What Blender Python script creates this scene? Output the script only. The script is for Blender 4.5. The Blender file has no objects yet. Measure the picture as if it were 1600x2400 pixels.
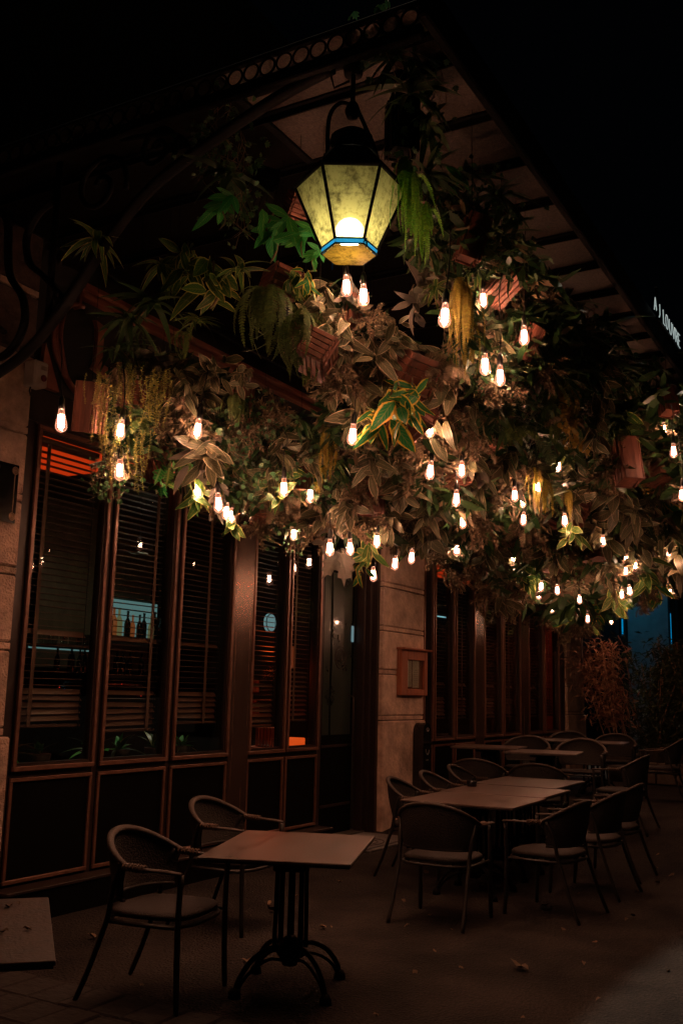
import bpy, math, random
from mathutils import Vector, Matrix, Euler, noise
rng = random.Random(7)
S = bpy.context.scene
COL = S.collection
PI = math.pi

# ------------------------------------------------------------------ camera
cam_d = bpy.data.cameras.new('camera')
cam = bpy.data.objects.new('camera', cam_d); COL.objects.link(cam)
RT = Vector((0.493744, -0.869294, 0.023313)); UP = Vector((-0.166498, -0.068187, 0.983681)); BK = Vector((-0.853519, -0.489569, -0.178403))
EYE = Vector((0, 0, 1.6))
cam.matrix_world = Matrix(((RT.x, UP.x, BK.x, EYE.x), (RT.y, UP.y, BK.y, EYE.y), (RT.z, UP.z, BK.z, EYE.z), (0, 0, 0, 1)))
cam_d.sensor_fit = 'VERTICAL'; cam_d.sensor_height = 36; cam_d.lens = 35
cam_d.clip_end = 400; cam_d.clip_start = 0.05
S.camera = cam
FPX = 2333.0

# ------------------------------------------------------------------ night sky and faint overhead light from the street
W = bpy.data.worlds.new('World'); S.world = W; W.use_nodes = True
nt = W.node_tree
sky = nt.nodes.new('ShaderNodeTexSky'); sky.sky_type = 'NISHITA'; sky.sun_disc = False
SUN_EL, SUN_AZ = math.radians(66), math.radians(90)
sky.sun_elevation = SUN_EL; sky.sun_rotation = SUN_AZ
bg = nt.nodes['Background']; bg.inputs['Strength'].default_value = 0.00010
nt.links.new(sky.outputs['Color'], bg.inputs['Color'])
sun_d = bpy.data.lights.new('sun', 'SUN'); sun = bpy.data.objects.new('sun', sun_d); COL.objects.link(sun)
sun_d.energy = 1.7; sun_d.angle = math.radians(1.6); sun_d.color = (1.0, 0.80, 0.60)
sun.rotation_euler = Vector((math.cos(SUN_EL), 0.05, math.sin(SUN_EL))).to_track_quat('Z', 'Y').to_euler()
sun.location = (20, -10, 40)
S.view_settings.view_transform = 'Standard'; S.view_settings.look = 'None'
S.view_settings.exposure = 0; S.view_settings.gamma = 1; S.view_settings.use_curve_mapping = False
S.cycles.use_denoising = True
S.cycles.max_bounces = 6; S.cycles.diffuse_bounces = 3; S.cycles.glossy_bounces = 3; S.cycles.transmission_bounces = 4; S.cycles.transparent_max_bounces = 12
S.cycles.caustics_reflective = False; S.cycles.caustics_refractive = False
S.cycles.sample_clamp_indirect = 2.0

BULB_W = 44.0
BULB_COL = (1.0, 0.53, 0.35)

# ------------------------------------------------------------------ helpers
def at(px, py, d):
    """world point seen at photograph pixel (1600 x 2400) at depth d along the view axis"""
    v = RT * ((px - 800) / FPX) - UP * ((py - 1200) / FPX) - BK
    return EYE + v * d
def on_y(px, py, y):
    v = RT * ((px - 800) / FPX) - UP * ((py - 1200) / FPX) - BK
    return EYE + v * (y / v.y)

class MB:
    def __init__(s): s.v = []; s.f = []; s.uv = []; s.sm = []
    def add(s, vs, fs, uvs=None, smooth=False):
        b = len(s.v); s.v += [tuple(p) for p in vs]
        for k, f in enumerate(fs):
            s.f.append(tuple(b + i for i in f)); s.sm.append(smooth)
            s.uv.append([uvs[i] for i in f] if uvs else [(0, 0)] * len(f))
        return s
    def box(s, c, d, M=None, bev=0.0):
        x, y, z = d[0] / 2, d[1] / 2, d[2] / 2
        if bev > 0:
            b = min(bev, x * .45, y * .45, z * .45); vs = []; fs = []
            idx = {}
            for sx in (-1, 1):
                for sy in (-1, 1):
                    for sz in (-1, 1):
                        for ax in range(3):
                            p = [sx * x, sy * y, sz * z]
                            for a2 in range(3):
                                if a2 != ax: p[a2] -= (sx, sy, sz)[a2] * b
                            idx[(sx, sy, sz, ax)] = len(vs); vs.append(Vector(p))
            def q(l): fs.append(l)
            for ax in range(3):
                o = [a for a in range(3) if a != ax]
                for sg in (-1, 1):
                    l = []
                    for (p, r) in ((-1, -1), (1, -1), (1, 1), (-1, 1)):
                        k = [0, 0, 0]; k[ax] = sg; k[o[0]] = p; k[o[1]] = r
                        l.append(idx[(k[0], k[1], k[2], ax)])
                    q(l)
            for ax in range(3):
                o = [a for a in range(3) if a != ax]
                for p in (-1, 1):
                    for r in (-1, 1):
                        l = []
                        for sg, a in ((-1, o[0]), (1, o[0]), (1, o[1]), (-1, o[1])):
                            k = [0, 0, 0]; k[ax] = sg; k[o[0]] = p; k[o[1]] = r
                            l.append(idx[(k[0], k[1], k[2], a)])
                        q(l)
            for sx in (-1, 1):
                for sy in (-1, 1):
                    for sz in (-1, 1): q([idx[(sx, sy, sz, a)] for a in range(3)])
        else:
            vs = [Vector((i * x, j * y, k * z)) for i in (-1, 1) for j in (-1, 1) for k in (-1, 1)]
            fs = [(0, 1, 3, 2), (4, 6, 7, 5), (0, 4, 5, 1), (2, 3, 7, 6), (0, 2, 6, 4), (1, 5, 7, 3)]
        c = Vector(c)
        vs = [(M @ p if M else p) + c for p in vs]
        # planar uv in metres for grain
        return s.add(vs, fs)
    def tube(s, pts, r, n=8, cap=True, flat=None, smooth=True, closed=False):
        pts = [Vector(p) for p in pts]; m = len(pts)
        rr = r if isinstance(r, (list, tuple)) else [r] * m
        vs = []; fs = []; prev = None
        for i, p in enumerate(pts):
            if closed: t = pts[(i + 1) % m] - pts[(i - 1) % m]
            else: t = pts[min(i + 1, m - 1)] - pts[max(i - 1, 0)]
            t.normalize()
            if prev is None:
                a = Vector((0, 0, 1)) if abs(t.z) < .9 else Vector((1, 0, 0))
                u = t.cross(a).normalized()
            else:
                u = (prev - t * prev.dot(t)).normalized()
            prev = u; w = t.cross(u)
            fu = flat if flat else 1.0
            for k in range(n):
                an = 2 * PI * k / n
                vs.append(p + (u * math.cos(an) + w * math.sin(an) * fu) * rr[i])
        for i in range(m if closed else m - 1):
            j = (i + 1) % m
            for k in range(n):
                fs.append((i * n + k, i * n + (k + 1) % n, j * n + (k + 1) % n, j * n + k))
        s.add(vs, fs, None, smooth)
        if cap and not closed:
            b = len(s.v) - len(vs)
            s.f.append(tuple(b + k for k in reversed(range(n)))); s.uv.append([(0, 0)] * n); s.sm.append(False)
            s.f.append(tuple(b + (m - 1) * n + k for k in range(n))); s.uv.append([(0, 0)] * n); s.sm.append(False)
        return s
    def lathe(s, prof, n=16, c=(0, 0, 0), M=None, rot=0.0, smooth=True, cap=False):
        c = Vector(c); vs = []; fs = []
        for r, z in prof:
            for k in range(n):
                an = 2 * PI * k / n + rot
                p = Vector((r * math.cos(an), r * math.sin(an), z)); vs.append((M @ p if M else p) + c)
        for i in range(len(prof) - 1):
            for k in range(n):
                fs.append((i * n + k, i * n + (k + 1) % n, (i + 1) * n + (k + 1) % n, (i + 1) * n + k))
        if cap:
            fs.append(tuple(reversed(range(n)))); fs.append(tuple((len(prof) - 1) * n + k for k in range(n)))
        return s.add(vs, fs, None, smooth)
    def prism(s, poly, ax, t0, t1):
        """poly in the two axes other than ax, extruded along ax from t0 to t1"""
        o = [a for a in range(3) if a != ax]; n = len(poly); vs = []
        for t in (t0, t1):
            for p in poly:
                k = [0, 0, 0]; k[ax] = t; k[o[0]] = p[0]; k[o[1]] = p[1]; vs.append(k)
        fs = [tuple(range(n)), tuple(reversed(range(n, 2 * n)))] + [(i, i + n, (i + 1) % n + n, (i + 1) % n) for i in range(n)]
        return s.add(vs, fs)
    def mesh(s, name, mats):
        me = bpy.data.meshes.new(name); me.from_pydata(s.v, [], s.f)
        if any(any(u != (0, 0) for u in l) for l in s.uv):
            ul = me.uv_layers.new(name='UVMap')
            flat = []
            for l in s.uv:
                for u in l: flat += [u[0], u[1]]
            ul.data.foreach_set('uv', flat)
        me.polygons.foreach_set('use_smooth', s.sm)
        for m in (mats if isinstance(mats, (list, tuple)) else [mats]): me.materials.append(m)
        me.validate(); me.update()
        return me
    def build(s, name, mat, parent=None, loc=None):
        return obj(name, s.mesh(name, mat), parent, loc)

def obj(name, me, parent=None, loc=None, rot=None, scale=None):
    o = bpy.data.objects.new(name, me); COL.objects.link(o)
    if parent is not None: o.parent = parent
    if loc is not None: o.location = loc
    if rot is not None: o.rotation_euler = rot
    if scale is not None: o.scale = scale if isinstance(scale, (tuple, list)) else (scale,) * 3
    return o
def tag(o, label=None, cat=None, group=None, kind=None):
    if label: o['label'] = label
    if cat: o['category'] = cat
    if group: o['group'] = group
    if kind: o['kind'] = kind
    return o
def thing(name, label, cat, loc=(0, 0, 0), rz=0.0, group=None):
    o = bpy.data.objects.new(name, None); COL.objects.link(o); o.empty_display_size = .1
    o.location = loc; o.rotation_euler = (0, 0, rz)
    return tag(o, label, cat, group)
KIDS = {}
def copy_thing(src, loc, rz, label, group=None):
    kids = [c for c in src.children]
    r = src.copy(); COL.objects.link(r); r.location = loc; r.rotation_euler = (0, 0, rz); r['label'] = label
    if group: r['group'] = group
    for c in kids:
        k = c.copy(); COL.objects.link(k); k.parent = r
        for g in c.children:
            q = g.copy(); COL.objects.link(q); q.parent = k
    return r

# ------------------------------------------------------------------ materials
def mat(name, col, rough=.6, metal=0.0, noise_amt=.25, nscale=8.0, bump=0.0, bscale=40.0, spec=.5, coat=0.0, vary=0.0, col2=None, stretch=None):
    m = bpy.data.materials.new(name); m.use_nodes = True; t = m.node_tree; b = t.nodes['Principled BSDF']
    b.inputs['Roughness'].default_value = rough; b.inputs['Metallic'].default_value = metal
    b.inputs['Specular IOR Level'].default_value = spec; b.inputs['Coat Weight'].default_value = coat
    tc = t.nodes.new('ShaderNodeTexCoord'); src = tc.outputs['Object']
    if stretch:
        mp = t.nodes.new('ShaderNodeMapping'); mp.inputs['Scale'].default_value = stretch; t.links.new(src, mp.inputs['Vector']); src = mp.outputs['Vector']
    n = t.nodes.new('ShaderNodeTexNoise'); n.inputs['Scale'].default_value = nscale; n.inputs['Detail'].default_value = 6; n.inputs['Roughness'].default_value = .65
    t.links.new(src, n.inputs['Vector'])
    mx = t.nodes.new('ShaderNodeMix'); mx.data_type = 'RGBA'
    c2 = col2 if col2 else tuple(c * (1 - noise_amt * 1.6) for c in col)
    mx.inputs['A'].default_value = (*[max(0, c) for c in c2], 1); mx.inputs['B'].default_value = (*[min(1, c * (1 + noise_amt * .6)) for c in col], 1)
    rp = t.nodes.new('ShaderNodeMapRange'); rp.inputs['From Min'].default_value = .32; rp.inputs['From Max'].default_value = .68
    t.links.new(n.outputs['Fac'], rp.inputs['Value']); t.links.new(rp.outputs['Result'], mx.inputs['Factor'])
    out = mx.outputs['Result']
    if vary > 0:
        oi = t.nodes.new('ShaderNodeObjectInfo'); hs = t.nodes.new('ShaderNodeHueSaturation')
        mr = t.nodes.new('ShaderNodeMapRange'); mr.inputs['To Min'].default_value = 1 - vary; mr.inputs['To Max'].default_value = 1 + vary
        t.links.new(oi.outputs['Random'], mr.inputs['Value']); t.links.new(mr.outputs['Result'], hs.inputs['Value']); t.links.new(out, hs.inputs['Color']); out = hs.outputs['Color']
    t.links.new(out, b.inputs['Base Color'])
    rr = t.nodes.new('ShaderNodeMapRange'); rr.inputs['To Min'].default_value = max(.02, rough - .12); rr.inputs['To Max'].default_value = min(1, rough + .12)
    t.links.new(n.outputs['Fac'], rr.inputs['Value']); t.links.new(rr.outputs['Result'], b.inputs['Roughness'])
    if bump > 0:
        n2 = t.nodes.new('ShaderNodeTexNoise'); n2.inputs['Scale'].default_value = bscale; n2.inputs['Detail'].default_value = 5; t.links.new(src, n2.inputs['Vector'])
        bp = t.nodes.new('ShaderNodeBump'); bp.inputs['Strength'].default_value = bump; bp.inputs['Distance'].default_value = .02
        t.links.new(n2.outputs['Fac'], bp.inputs['Height']); t.links.new(bp.outputs['Normal'], b.inputs['Normal'])
    return m
def emit(name, col, strength, base=(0.02, 0.02, 0.02)):
    m = bpy.data.materials.new(name); m.use_nodes = True; b = m.node_tree.nodes['Principled BSDF']
    b.inputs['Base Color'].default_value = (*base, 1); b.inputs['Emission Color'].default_value = (*col, 1); b.inputs['Emission Strength'].default_value = strength
    return m
def pane_mat(name, tint, refl_min, ior=1.5, rough=0.0):
    m = bpy.data.materials.new(name); m.use_nodes = True; t = m.node_tree; t.nodes.remove(t.nodes['Principled BSDF'])
    o = t.nodes['Material Output']; tr = t.nodes.new('ShaderNodeBsdfTransparent'); tr.inputs['Color'].default_value = (*tint, 1)
    gl = t.nodes.new('ShaderNodeBsdfGlossy'); gl.inputs['Roughness'].default_value = rough
    lw = t.nodes.new('ShaderNodeLayerWeight'); lw.inputs['Blend'].default_value = .5
    pw_ = t.nodes.new('ShaderNodeMath'); pw_.operation = 'POWER'; pw_.inputs[1].default_value = 4.0; t.links.new(lw.outputs['Facing'], pw_.inputs[0])
    ad = t.nodes.new('ShaderNodeMath'); ad.operation = 'MULTIPLY_ADD'; ad.inputs[1].default_value = .9; ad.inputs[2].default_value = refl_min + .02; ad.use_clamp = True
    mx = t.nodes.new('ShaderNodeMixShader'); t.links.new(pw_.outputs[0], ad.inputs[0]); t.links.new(ad.outputs[0], mx.inputs['Fac'])
    t.links.new(tr.outputs[0], mx.inputs[1]); t.links.new(gl.outputs[0], mx.inputs[2]); t.links.new(mx.outputs[0], o.inputs['Surface'])
    return m
def leaf_mat(name, centre, edge, edge_at=.74, vein=.35, trans=.3, rough=.38, vary=.25, hue=.02):
    """centre colour, paler margin, veins along the blade; colour varies from leaf to leaf"""
    m = bpy.data.materials.new(name); m.use_nodes = True; t = m.node_tree; b = t.nodes['Principled BSDF']; o = t.nodes['Material Output']
    uv = t.nodes.new('ShaderNodeUVMap'); sp = t.nodes.new('ShaderNodeSeparateXYZ'); t.links.new(uv.outputs['UV'], sp.inputs[0])
    def math_(op, a, b_=None, clamp=False):
        n = t.nodes.new('ShaderNodeMath'); n.operation = op; n.use_clamp = clamp
        for i, v in enumerate((a, b_)):
            if v is None: continue
            if isinstance(v, (int, float)): n.inputs[i].default_value = v
            else: t.links.new(v, n.inputs[i])
        return n.outputs[0]
    a = math_('ABSOLUTE', math_('SUBTRACT', math_('MULTIPLY', sp.outputs['X'], 2.0), 1.0))
    tc = t.nodes.new('ShaderNodeTexCoord'); oi = t.nodes.new('ShaderNodeObjectInfo')
    ns = t.nodes.new('ShaderNodeTexNoise'); ns.noise_dimensions = '4D'; ns.inputs['Scale'].default_value = 38; ns.inputs['Detail'].default_value = 4
    t.links.new(tc.outputs['Object'], ns.inputs['Vector']); t.links.new(math_('MULTIPLY', oi.outputs['Random'], 30.0), ns.inputs['W'])
    e = math_('ADD', a, math_('MULTIPLY', math_('SUBTRACT', ns.outputs['Fac'], .5), .28))
    mr = t.nodes.new('ShaderNodeMapRange'); mr.interpolation_type = 'SMOOTHSTEP'; mr.inputs['From Min'].default_value = edge_at; mr.inputs['From Max'].default_value = edge_at + .16
    t.links.new(e, mr.inputs['Value'])
    # side veins: stripes running out and forward from the midrib
    vv = math_('SINE', math_('MULTIPLY', math_('SUBTRACT', math_('MULTIPLY', sp.outputs['Y'], 3.2), a), 16.0))
    vr = t.nodes.new('ShaderNodeMapRange'); vr.inputs['From Min'].default_value = .55; vr.inputs['From Max'].default_value = 1.0; t.links.new(vv, vr.inputs['Value'])
    mid = t.nodes.new('ShaderNodeMapRange'); mid.inputs['From Min'].default_value = .09; mid.inputs['From Max'].default_value = .02; t.links.new(a, mid.inputs['Value'])
    vn = math_('MULTIPLY', math_('MAXIMUM', math_('MULTIPLY', vr.outputs['Result'], .6), mid.outputs['Result']), vein)
    fac = math_('MAXIMUM', mr.outputs['Result'], vn, True)
    mx = t.nodes.new('ShaderNodeMix'); mx.data_type = 'RGBA'; mx.inputs['A'].default_value = (*centre, 1); mx.inputs['B'].default_value = (*edge, 1)
    t.links.new(fac, mx.inputs['Factor'])
    hs = t.nodes.new('ShaderNodeHueSaturation')
    rv = t.nodes.new('ShaderNodeMapRange'); rv.inputs['To Min'].default_value = 1 - vary; rv.inputs['To Max'].default_value = 1 + vary
    gi = t.nodes.new('ShaderNodeNewGeometry'); r2 = math_('FRACT', math_('ADD', oi.outputs['Random'], gi.outputs['Random Per Island']))
    t.links.new(r2, rv.inputs['Value']); t.links.new(rv.outputs['Result'], hs.inputs['Value'])
    rh = t.nodes.new('ShaderNodeMapRange'); rh.inputs['To Min'].default_value = .5 - hue; rh.inputs['To Max'].default_value = .5 + hue * .6
    t.links.new(math_('FRACT', math_('MULTIPLY', r2, 7.3)), rh.inputs['Value']); t.links.new(rh.outputs['Result'], hs.inputs['Hue'])
    t.links.new(mx.outputs['Result'], hs.inputs['Color']); t.links.new(hs.outputs['Color'], b.inputs['Base Color'])
    b.inputs['Roughness'].default_value = rough; b.inputs['Specular IOR Level'].default_value = .35
    bp = t.nodes.new('ShaderNodeBump'); bp.inputs['Strength'].default_value = .25; bp.inputs['Distance'].default_value = .004
    t.links.new(math_('ADD', vn, math_('MULTIPLY', ns.outputs['Fac'], .4)), bp.inputs['Height']); t.links.new(bp.outputs['Normal'], b.inputs['Normal'])
    tl = t.nodes.new('ShaderNodeBsdfTranslucent'); t.links.new(hs.outputs['Color'], tl.inputs['Color'])
    ms = t.nodes.new('ShaderNodeMixShader'); ms.inputs['Fac'].default_value = trans
    t.links.new(b.outputs[0], ms.inputs[1]); t.links.new(tl.outputs[0], ms.inputs[2]); t.links.new(ms.outputs[0], o.inputs['Surface'])
    return m

M = {}
M['stone'] = mat('limestone', (.60, .42, .315), .85, nscale=5, noise_amt=.28, bump=.5, bscale=30, vary=.08)
M['pit'] = mat('pitted_limestone', (.56, .39, .295), .9, nscale=6, noise_amt=.3, bump=1.0, bscale=55, vary=.08)
M['joint'] = mat('dark_mortar', (.06, .045, .035), .95)
M['bronze'] = mat('bronze_frame', (.20, .098, .066), .38, metal=.35, nscale=14, noise_amt=.2)
M['darkmetal'] = mat('dark_brown_metal', (.032, .020, .016), .42, metal=.2, nscale=5, noise_amt=.25)
M['column'] = mat('brushed_brown_metal', (.20, .125, .095), .24, metal=.8, nscale=30, noise_amt=.06, stretch=(1, 1, .02))
M['panel'] = mat('near_black_panel', (.0035, .0035, .003), .75, nscale=4, spec=.05)
M['wallblack'] = mat('dark_render', (.02, .018, .015), .9, nscale=2)
M['canopy_shade'] = mat('shaded_canopy_black', (.007, .006, .005), .9, spec=.05)
M['shaded_stone'] = mat('shaded_limestone', (.10, .065, .05), .95, nscale=3, noise_amt=.45, bump=.8, bscale=40)  # limestone darkened for the unlit pillar top, shade put into the colour
M['iron'] = mat('black_wrought_iron', (.0045, .0045, .0045), .65, metal=.0, bump=.2, bscale=60, spec=.12)
M['redtrim'] = mat('red_brown_moulding', (.22, .075, .045), .5, nscale=10, stretch=(.2, 1, 1))
M['glass'] = pane_mat('window_glass', (.86, .9, .88), .012)
M['slat'] = mat('dark_wood_slat', (.15, .075, .05), .4, nscale=10, stretch=(.1, 1, 1))
M['tape'] = mat('blind_tape', (.17, .085, .06), .8)
M['bulb_glass'] = pane_mat('amber_bulb_glass', (1.0, .80, .68), .03)
_t = M['bulb_glass'].node_tree; _o = _t.nodes['Material Output']; _l = _o.inputs['Surface'].links[0].from_socket
_lw = _t.nodes.new('ShaderNodeLayerWeight'); _lw.inputs['Blend'].default_value = .35
_mr = _t.nodes.new('ShaderNodeMapRange'); _mr.inputs['To Min'].default_value = .10; _mr.inputs['To Max'].default_value = 1.1; _t.links.new(_lw.outputs['Facing'], _mr.inputs['Value'])
_e = _t.nodes.new('ShaderNodeEmission'); _e.inputs['Color'].default_value = (1.0, .40, .25, 1); _t.links.new(_mr.outputs['Result'], _e.inputs['Strength'])  # rim glow added to the glass in place of a halo
_a = _t.nodes.new('ShaderNodeAddShader'); _t.links.new(_l, _a.inputs[0]); _t.links.new(_e.outputs[0], _a.inputs[1]); _t.links.new(_a.outputs[0], _o.inputs['Surface'])
M['filament'] = emit('hot_filament', (1.0, .74, .56), 60)
M['socket'] = mat('black_socket', (.012, .012, .012), .35)
M['cord'] = mat('black_cord', (.008, .008, .008), .7)
M['crate'] = mat('red_brown_crate_wood', (.165, .052, .029), .65, nscale=14, noise_amt=.38, stretch=(1, 1, .15), bump=.25, bscale=30, vary=.22)
M['canopy'] = mat('frosted_canopy_glass', (.095, .072, .062), .6, nscale=60, noise_amt=.45, bump=.35, bscale=120)
M['table'] = mat('brown_laminate', (.115, .080, .065), .36, nscale=7, noise_amt=.32, bump=.06, bscale=160, stretch=(.35, 1.6, 1))
M['worn'] = mat('weathered_dark_top', (.055, .033, .025), .6, nscale=9, noise_amt=.5, bump=.2, bscale=60)
M['edge'] = mat('dark_table_edge', (.02, .017, .015), .6)
M['wicker'] = mat('woven_brown_rattan', (.02, .015, .011), .75, nscale=60, noise_amt=.5, bump=.7, bscale=110)
M['rail'] = mat('wrapped_rattan_rail', (.042, .028, .02), .65, nscale=30, noise_amt=.3, bump=.3, bscale=120)
M['wrap'] = mat('rattan_binding', (.10, .055, .033), .6, nscale=80, bump=.5, bscale=160)
M['seat'] = mat('brown_woven_seat', (.016, .0105, .008), .8, nscale=70, noise_amt=.4, bump=.5, bscale=120)
M['chairleg'] = mat('dark_chair_tube', (.011, .009, .007), .55)
M['wood'] = mat('red_stained_wood', (.36, .12, .06), .5, nscale=12, stretch=(1, 1, .15), noise_amt=.3)
M['paper'] = mat('menu_paper', (.80, .64, .52), .8, nscale=4, noise_amt=.1)
M['print'] = mat('faded_print', (.42, .32, .26), .8)
M['white'] = mat('off_white_plastic', (.50, .44, .38), .5, noise_amt=.1)
M['red'] = mat('dull_red_lens', (.16, .02, .012), .4)
M['gold'] = mat('dull_brass', (.42, .28, .17), .4, metal=.6)
M['blackgloss'] = mat('gloss_black', (.006, .006, .006), .12, spec=.7)
M['silver'] = mat('silver_mark', (.35, .35, .35), .3, metal=.6)
M['chrome'] = mat('steel', (.4, .4, .4), .25, metal=1.0)
M['slab'] = mat('grey_doorstep_stone', (.13, .125, .12), .6, nscale=4, noise_amt=.4)
M['paver'] = mat('dark_paving', (.018, .014, .012), .85, nscale=6, noise_amt=.3, bump=.6, bscale=25, vary=.2)
M['deadleaf'] = mat('dry_leaf', (.16, .10, .055), .8, vary=.4)
M['ceilglow'] = emit('red_ceiling_glow', (1.0, .055, .006), .62)
M['barlight'] = emit('cool_shelf_light', (.45, .85, .85), .22)
M['discs'] = emit('pale_wall_lamp', (.50, .85, .90), .32)
M['redglow'] = emit('red_lit_shade', (1.0, .10, .012), .9)
M['orangeglow'] = emit('orange_sheet_glow', (1.0, .17, .05), .22)  # paper is no lamp, its lit look is put in as glow
M['bluetube'] = emit('blue_light_tube', (.0, .35, .75), .55)
M['slotlit'] = emit('lit_door_slot', (.35, .62, .68), .3)
M['dimpane'] = emit('dim_window_light', (.30, .24, .07), .17)
M['strip'] = emit('cool_strip', (.40, .85, 1.0), .9)
M['ledred'] = emit('pilot_red', (1, .05, .03), 1.2); M['ledblue'] = emit('pilot_blue', (.05, .35, 1), 1.2)
M['letters'] = emit('white_led_letter', (.72, .86, .84), .42)
M['room'] = mat('dark_room_wall', (.045, .04, .03), .9)
M['tile'] = mat('olive_wall_tile', (.10, .095, .06), .5, vary=.1)
M['shelf'] = mat('dark_shelf', (.03, .025, .02), .5)
M['clear'] = pane_mat('drinking_glass', (.75, .82, .82), .10)
M['bl_or'] = emit('amber_spirit_glow', (1.0, .25, .06), .16); M['bl_ye'] = emit('pale_spirit_glow', (.8, .7, .3), .14)  # backlight through these bottles put in as a faint glow
M['bl_dk'] = mat('dark_bottle', (.015, .02, .015), .15)
M['bluewall'] = mat('pale_render_wall', (.35, .38, .36), .9, nscale=3, noise_amt=.15)
M['planter'] = mat('planter_stone', (.12, .09, .07), .9, nscale=9, bump=.6)
M['cane'] = mat('dry_cane', (.30, .17, .10), .6)
M['stem'] = mat('brown_stem', (.13, .09, .045), .7)
M['bluepaint'] = bpy.data.materials.new('blue_glass_band')

# lantern glass: frosted, yellowed, lit from inside
def frosted(name, col, fac=.85, spots=True):
    m = bpy.data.materials.new(name) if name not in bpy.data.materials else bpy.data.materials[name]
    m.use_nodes = True; t = m.node_tree; b = t.nodes['Principled BSDF']; o = t.nodes['Material Output']
    tc = t.nodes.new('ShaderNodeTexCoord'); n = t.nodes.new('ShaderNodeTexNoise'); n.inputs['Scale'].default_value = 34; n.inputs['Detail'].default_value = 8; n.inputs['Roughness'].default_value = .7
    t.links.new(tc.outputs['Object'], n.inputs['Vector'])
    n2 = t.nodes.new('ShaderNodeTexNoise'); n2.inputs['Scale'].default_value = 9; n2.inputs['Detail'].default_value = 3; t.links.new(tc.outputs['Object'], n2.inputs['Vector'])
    mr = t.nodes.new('ShaderNodeMapRange'); mr.inputs['From Min'].default_value = .44; mr.inputs['From Max'].default_value = .70
    mm = t.nodes.new('ShaderNodeMath'); mm.operation = 'ADD'; t.links.new(n.outputs['Fac'], mm.inputs[0])
    ms_ = t.nodes.new('ShaderNodeMath'); ms_.operation = 'MULTIPLY_ADD'; ms_.inputs[1].default_value = .6; ms_.inputs[2].default_value = -.29
    t.links.new(n2.outputs['Fac'], ms_.inputs[0]); t.links.new(ms_.outputs[0], mm.inputs[1]); t.links.new(mm.outputs[0], mr.inputs['Value'])
    mx = t.nodes.new('ShaderNodeMix'); mx.data_type = 'RGBA'; mx.inputs['A'].default_value = (*col, 1); mx.inputs['B'].default_value = (*[c * .30 for c in col], 1)
    if spots: t.links.new(mr.outputs['Result'], mx.inputs['Factor'])
    else: mx.inputs['Factor'].default_value = 0
    tl = t.nodes.new('ShaderNodeBsdfTranslucent'); t.links.new(mx.outputs['Result'], tl.inputs['Color'])
    t.links.new(mx.outputs['Result'], b.inputs['Base Color']); b.inputs['Roughness'].default_value = .35
    ms = t.nodes.new('ShaderNodeMixShader'); ms.inputs['Fac'].default_value = fac
    t.links.new(b.outputs[0], ms.inputs[1]); t.links.new(tl.outputs[0], ms.inputs[2])
    # part of the light passes straight through
    tp = t.nodes.new('ShaderNodeBsdfRefraction'); tp.inputs['Color'].default_value = (1.0, .96, .72, 1); tp.inputs['Roughness'].default_value = .62; tp.inputs['IOR'].default_value = 1.03
    m2 = t.nodes.new('ShaderNodeMixShader'); m2.inputs['Fac'].default_value = .34 if spots else .0
    hv = t.nodes.new('ShaderNodeHueSaturation'); hv.inputs['Value'].default_value = 2.3; hv.inputs['Saturation'].default_value = .75; t.links.new(mx.outputs['Result'], hv.inputs['Color']); t.links.new(hv.outputs['Color'], tp.inputs['Color'])
    t.links.new(ms.outputs[0], m2.inputs[1]); t.links.new(tp.outputs[0], m2.inputs[2]); t.links.new(m2.outputs[0], o.inputs['Surface'])
    return m
M['lampglass'] = frosted('yellowed_lantern_glass', (.35, .29, .095))
M['lampbase'] = frosted('stained_lantern_base', (.17, .085, .010))
M['bluepaint'] = frosted('blue_glass_band', (.006, .075, .18), .9, False)

L = {}
L['brown'] = leaf_mat('olive_brown_leaf', (.080, .085, .044), (.50, .41, .27), .81, .35, .30)
L['var'] = leaf_mat('green_leaf_cream_margin', (.035, .115, .022), (.50, .48, .16), .74, .30, .3)
L['green'] = leaf_mat('bright_green_mottled_leaf', (.035, .30, .075), (.24, .55, .16), .92, .9, .3)
L['yellow'] = leaf_mat('green_leaf_yellow_margin', (.012, .16, .055), (.62, .46, .06), .62, .2, .4)
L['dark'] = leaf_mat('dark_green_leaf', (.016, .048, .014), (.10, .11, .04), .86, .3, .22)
L['fern'] = leaf_mat('fern_green', (.075, .115, .03), (.09, .13, .04), .8, .1, .35, .6, .3)
L['fernlime'] = leaf_mat('fern_lime', (.19, .48, .055), (.14, .30, .05), .8, .1, .4, .6, .3)
L['ferngold'] = leaf_mat('fern_gold', (.23, .19, .030), (.28, .22, .05), .8, .1, .4, .6, .25)
L['fernbrown'] = leaf_mat('fern_brown', (.15, .11, .065), (.19, .14, .085), .8, .1, .3, .7, .3)
L['ivy'] = leaf_mat('ivy_green', (.020, .085, .030), (.13, .19, .08), .80, .6, .25, .45, .4)
L['trail'] = leaf_mat('small_trailing_leaf', (.25, .25, .05), (.32, .30, .09), .8, .1, .35, .5, .35)
L['coin'] = leaf_mat('round_yellow_leaf', (.26, .19, .035), (.30, .22, .05), .8, .3, .4, .5, .3)
L['grey'] = leaf_mat('dusty_grey_leaf', (.10, .088, .07), (.17, .15, .12), .8, .3, .3, .8, .2)
L['dry'] = leaf_mat('dry_brown_foliage', (.14, .108, .065), (.19, .15, .095), .8, .1, .3, .8, .5)
L['bamboo'] = leaf_mat('dry_red_bamboo_leaf', (.27, .145, .085), (.32, .19, .11), .8, .1, .3, .7, .4)
L['bush'] = leaf_mat('dim_green_bush_leaf', (.05, .065, .025), (.08, .09, .04), .8, .1, .3, .6, .5)
exec_parts = []

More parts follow.
